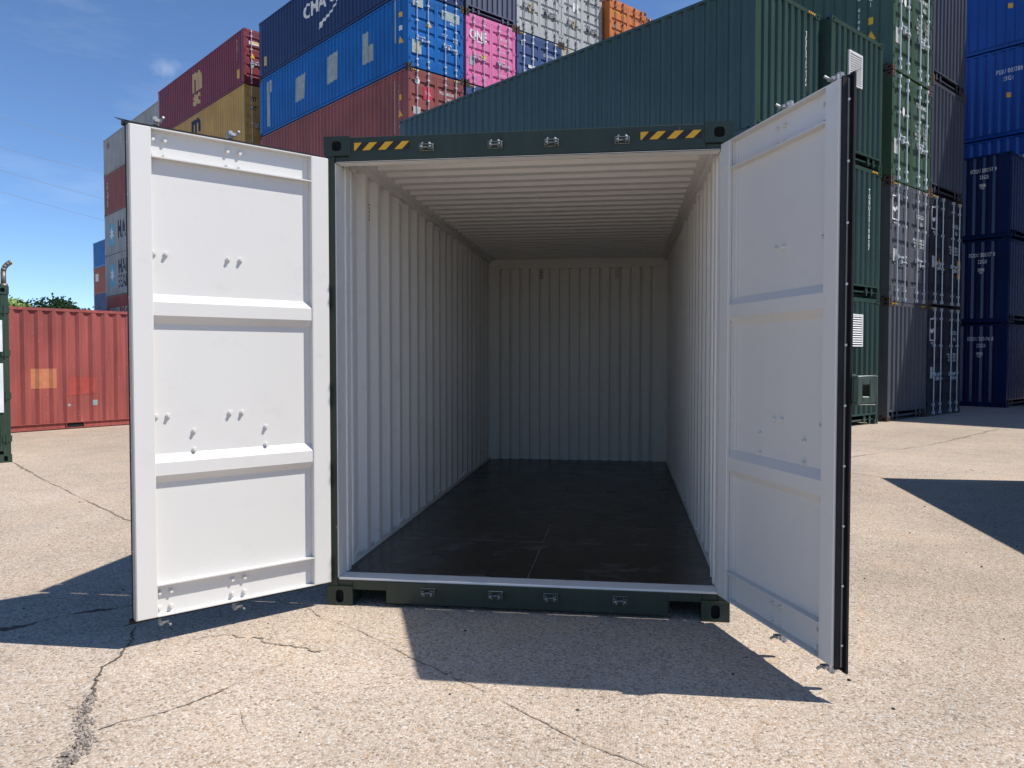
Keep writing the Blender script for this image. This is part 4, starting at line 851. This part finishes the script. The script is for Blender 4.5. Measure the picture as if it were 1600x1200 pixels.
c = container('green container with lettered doors standing on the anthracite pair', at(G0, 0, 0, z3, TG), TG, L40, ST, P_['gdoor'], castmat=P_['rustcast'], rod=plain('bright_rods', (0.68,0.74,0.78), 0.4, 0.2)); gdoor(c, ST)
c = container('green container with lettered doors and a yellow triangle on its long dark side', at(G0, 0, 0, z3+ST+GAP, TG), TG, L40, ST, P_['gdoor'], castmat=P_['rustcast'], rod=MATS['bright_rods']); gdoor(c, ST)
code(c, 'T\nG\nU\n\n4\n1\n4\n6\n2\n1', 'L', 0.82, 1.52, 0.15, L40, line=0.93); code(c, '4\n2\nG\n1', 'L', 0.54, 1.85, 0.15, L40, line=0.93)
decal(c, 'marking', 'L', 0.54, 1.26, [rect(0.12, 0.17)], yellow_mark, L40); decal(c, 'warning_triangle', 'L', 0.54, 0.88, [[(-0.13,-0.10),(0.12,-0.06),(0.02,0.14)]], yellow_mark, L40)
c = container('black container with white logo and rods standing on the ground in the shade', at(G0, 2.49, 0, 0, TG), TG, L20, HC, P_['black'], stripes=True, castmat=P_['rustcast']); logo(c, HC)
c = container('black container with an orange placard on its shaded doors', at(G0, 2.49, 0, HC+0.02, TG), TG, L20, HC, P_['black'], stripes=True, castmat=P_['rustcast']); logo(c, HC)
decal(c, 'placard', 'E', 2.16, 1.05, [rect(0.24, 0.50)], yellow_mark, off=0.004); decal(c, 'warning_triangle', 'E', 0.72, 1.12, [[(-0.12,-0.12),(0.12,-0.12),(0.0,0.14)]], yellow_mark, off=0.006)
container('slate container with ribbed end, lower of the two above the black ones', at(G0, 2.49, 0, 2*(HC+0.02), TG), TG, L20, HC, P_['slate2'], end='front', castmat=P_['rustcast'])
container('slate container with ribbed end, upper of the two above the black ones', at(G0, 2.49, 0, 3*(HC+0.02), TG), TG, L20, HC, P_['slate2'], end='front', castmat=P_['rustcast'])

# -- blue stacks at the right edge
H1 = (13.49, 21.57)
for k, (num, lab) in enumerate((('EODU 205496 8', 'deep blue container standing on the ground at the right edge'), ('EODU 205527 0', 'deep blue container in the middle of the stack at the right edge'), ('EODU 205751 9', 'deep blue container on top of its stack of three at the right edge'))):
    c = container(lab, at(H1, 0, 0, k*(ST+GAP)), TH, L20, ST, P_['eblue'], end='front', group='deep blue containers at the right edge')
    code(c, num, 'L', 0.76, ST-0.47, 0.165, L20, spacing=1.05, wide=0.62); code(c, '22G8', 'L', 0.74, ST-0.68, 0.165, L20, wide=0.66); decal(c, 'emblem', 'L', 0.78, ST-0.93, [rect(0.18,0.10), rect(0.10,0.04,0,-0.09)], dim_mark, L20)
P1 = (15.05, 23.6)
for k in range(2): container('royal blue container hidden behind the deep blue stack', at(P1, 0, 0, 0.15+k*(HC+0.03)), TH, L20, HC, P_['pblue'], simple=True, group='royal blue containers behind the deep blue ones')
for k, (num, lab) in enumerate((('PSSU 002970 8', 'royal blue container just showing over the deep blue stack'), ('PSSU 003288 4', 'royal blue container with white code, middle of the high blue stack'), ('PSSU 003164 2', 'royal blue container at the top right corner of the view'))):
    c = container(lab, at(P1, 0, 0, 0.15+(k+2)*(HC+0.03)), TH, L20, HC, P_['pblue'], end='front', group='royal blue containers high at the right edge')
    code(c, num, 'L', 0.68, HC-0.75, 0.20, L20, wide=0.66); code(c, '25G1', 'L', 0.76, HC-1.0, 0.19, L20, wide=0.7); decal(c, 'marking', 'L', 0.74, HC-1.55, [rect(0.13,0.16)], yellow_mark, L20)
    for q in range(4): decal(c, 'stripe', 'L', 0.26+q*0.09, HC-0.035, [[(-0.03,-0.025),(0.01,-0.025),(0.035,0.025),(-0.005,0.025)]], yellow_mark)

# -- neighbours outside the right edge that shade the yard
container('green container just outside the right edge, its shadow crossing the yard', (6.90-6.058*math.sin(R(2.5)), 6.0-6.058, 0), R(-2.5), L20, ST, P_['green'], end='doors')
for k in range(7):
    for t_ in (0, 2.49): container('tall row outside the right edge that shades the blue stacks', at((25.1, 13.3), t_, 0, 0.05+k*(HC+GAP)), TH, L40, HC, P_['rust'], simple=True, group='tall row outside the view')

for t_ in (0, 2.49, 4.98):  # unseen row, added so the deep blue end walls reflect something dark
    for k in range(5): container('unseen row added behind the tall one to darken reflections', at((21.5, 26.5), t_, 0, 0.05+k*(HC+GAP)), TH, L20, HC, P_['rust'], simple=True, group='second row outside the view')

# ------------------------------------------------------------------ left: red container, dark green box with exhaust
ra = R(-28); da = Vector((math.sin(R(28)), math.cos(R(28)), 0)); xa = Vector((math.cos(R(28)), -math.sin(R(28)), 0))
o_ = Vector((-10.53, 9.98, 0)) - da*0.80 - xa*WID
c = container('weathered red container with an orange patch behind the left door', tuple(o_), ra, L20, ST, P_['red'], end='front')
decal(c, 'patch', 'R', 0.80+0.62, 1.10, [rect(0.50, 0.42)], plain('orange_patch', (0.50, 0.19, 0.10), 0.6), L20); decal(c, 'patch', 'R', 0.80+1.40, 0.93, [[(-0.3,-0.22),(0.28,-0.18),(0.30,0.18),(-0.26,0.2)]], plain('fresh_red_patch', (0.36, 0.066, 0.054), 0.6), L20)
decal(c, 'plate', 'R', 0.80+1.68, 0.55, [rect(0.11, 0.12)], patch, L20); decal(c, 'plate', 'R', 0.80+1.12, 0.52, [rect(0.06, 0.05)], patch, L20); 
for yy in (0.80+1.25, 0.80+3.30):
    m_ = MB(); x0, x1 = WID-0.032, WID-0.004
    m_.box(x0, x1, yy-0.19, yy+0.19, 0.1305, 0.1375); m_.box(x0, x1, yy-0.19, yy+0.19, 0.0305, 0.036); m_.box(x0, x1, yy-0.19, yy-0.18, 0.036, 0.1305); m_.box(x0, x1, yy+0.18, yy+0.19, 0.036, 0.1305)
    m_.quad((x0+0.002,yy-0.18,0.036),(x0+0.002,yy+0.18,0.036),(x0+0.002,yy+0.18,0.1305),(x0+0.002,yy-0.18,0.1305),1)  # shaded pocket inside painted as a near-black face
    obj('fork_pocket', m_.mesh('fork_pocket', [P_['red'], hole_shade]), c)

bcorner = Vector((-7.11, 5.87, 0)) - EX*WID
c = container('dark green container with white posters and an exhaust pipe at the left edge', tuple(bcorner), TH, L20, ST, paint('deep_green_paint', (0.032, 0.060, 0.040), 0.4, 0.1, 0.1, 0.0))
for z, h in ((1.86, 0.46), (1.10, 0.72)): decal(c, 'poster', 'E', 2.09, z, [rect(0.52, h)], plain('poster_paper', (0.75,0.77,0.78), 0.6), off=-0.01)
m_ = MB(); prev = Vector((2.395, 0.10, ST-0.02)); m_.tube(prev, prev+Vector((0,0,0.06)), 0.06, 10); 
pth = [Vector((2.395,0.10,ST+0.02)), Vector((2.395,0.10,ST+0.22)), Vector((2.405,0.095,ST+0.27)), Vector((2.43,0.085,ST+0.31)), Vector((2.465,0.07,ST+0.345)), Vector((2.49,0.06,ST+0.36))]
for a, b in zip(pth, pth[1:]): m_.tube(a, b, 0.036, 12)
obj('exhaust_pipe', m_.mesh('exhaust_pipe', [plain('weathered_steel_pipe', (0.19,0.16,0.13), 0.5, 0.6, var=0.3)], True), c)

# ------------------------------------------------------------------ trees beyond the red container
leaf_m, n_, l_, b_ = new_mat('foliage')
gi = n_.new('ShaderNodeNewGeometry'); nn = n_.new('ShaderNodeTexNoise'); nn.inputs['Scale'].default_value = 0.8; l_.new(gi.outputs['Position'], nn.inputs['Vector'])
rr = n_.new('ShaderNodeValToRGB'); rr.color_ramp.elements[0].color = (0.08,0.16,0.03,1); rr.color_ramp.elements[1].color = (0.26,0.36,0.09,1); rr.color_ramp.elements[0].position = .35; rr.color_ramp.elements[1].position = .65
l_.new(nn.outputs['Fac'], rr.inputs[0]); l_.new(rr.outputs[0], b_.inputs['Base Color']); b_.inputs['Roughness'].default_value = .6
bark = plain('bark', (0.09, 0.065, 0.045), 0.9, var=0.3)
def tree(x, y, h, r, label, seed):
    t = thing('tree', label, 'tree', (x, y, 0), 0, 'trees beyond the red container'); rnd = random.Random(seed)
    m_ = MB(); m_.tube((0,0,0), (0,0,h*0.55), 0.18, 8, 0, 0.09)
    for k in range(6):
        a = rnd.uniform(0, 6.28); m_.tube((0,0,h*(0.25+0.05*k)), (math.cos(a)*r*0.6, math.sin(a)*r*0.6, h*(0.5+0.06*k)), 0.07, 6, 0, 0.02)
    obj('trunk', m_.mesh('trunk', [bark]), t)
    m_ = MB(); cl = [(rnd.uniform(-r, r)*0.75, rnd.uniform(-r, r)*0.75, rnd.uniform(h*0.35, h*0.86), rnd.uniform(0.5, 1.0)*r*0.45) for _ in range(20)]
    for cx, cy, cz, cr in cl:
        for _ in range(260):
            v = Vector((rnd.gauss(0,1), rnd.gauss(0,1), rnd.gauss(0,1))).normalized()*cr*rnd.uniform(0.55, 1.1)
            q = Vector((cx, cy, cz))+v; s_ = rnd.uniform(0.07, 0.16); a = Vector((rnd.uniform(-1,1), rnd.uniform(-1,1), rnd.uniform(-1,1))).normalized(); b = a.orthogonal().normalized()
            m_.quad(q+a*s_, q+b*s_*0.6, q-a*s_, q-b*s_*0.6)
    me = bpy.data.meshes.new('crown'); me.from_pydata([tuple(v) for v in m_.v], [], m_.f); me.materials.append(leaf_m); obj('crown', me, t)
for i, (x, y, h, r, lab) in enumerate(((-38.06, 42.24, 5.3, 2.4, 'leafy bush-like tree beside the exhaust pipe'), (-39.13, 45.12, 5.7, 2.5, 'leafy tree just right of the exhaust pipe'), (-40.17, 48.00, 5.8, 2.5, 'leafy tree left of the middle of the hedge line'), (-37.56, 46.34, 5.9, 2.6, 'tallest leafy tree in the hedge line'), (-39.13, 50.17, 5.7, 2.5, 'leafy tree right of the middle of the hedge line'), (-39.98, 53.08, 5.2, 2.4, 'low leafy tree beside the small farthest stack'))):
    tree(x, y, h, r, lab, i+3)

# ------------------------------------------------------------------ overhead power lines
wire_m = plain('wire_metal', (0.20, 0.22, 0.25), 0.6)
def wire(a, b, sag, label, r=0.011):
    m_ = MB(); prev = None; a, b = Vector(a), Vector(b)
    for k in range(25):
        t = k/24; q = a.lerp(b, t); q.z -= sag*4*t*(1-t)
        if prev is not None: m_.tube(prev, q, r, 5, cap=False)
        prev = q
    o = obj('power_line', m_.mesh('power_line', [wire_m])); o['label'] = label; o['category'] = 'cable'; o['group'] = 'overhead power lines'
for i, (a, b, lab) in enumerate((
    ((-69.84, 65.52, 42.91), (-59.64, 109.15, 37.02), 'uppermost faint overhead cable in the sky'),
    ((-69.80, 65.21, 33.58), (-59.64, 109.14, 36.54), 'second overhead cable from the top'),
    ((-69.79, 65.12, 30.99), (-59.63, 109.04, 33.56), 'third overhead cable from the top'),
    ((-69.78, 65.05, 28.67), (-59.61, 108.89, 29.13), 'fourth overhead cable from the top'),
    ((-69.76, 64.93, 25.23), (-59.59, 108.78, 25.86), 'fifth overhead cable from the top'),
    ((-69.75, 64.87, 23.23), (-59.57, 108.64, 21.62), 'sixth overhead cable from the top'),
    ((-69.74, 64.80, 21.20), (-59.56, 108.54, 18.35), 'lowest overhead cable in the sky'),
)): wire(a, b, 0.5, lab, 0.020 if i > 2 else 0.012)
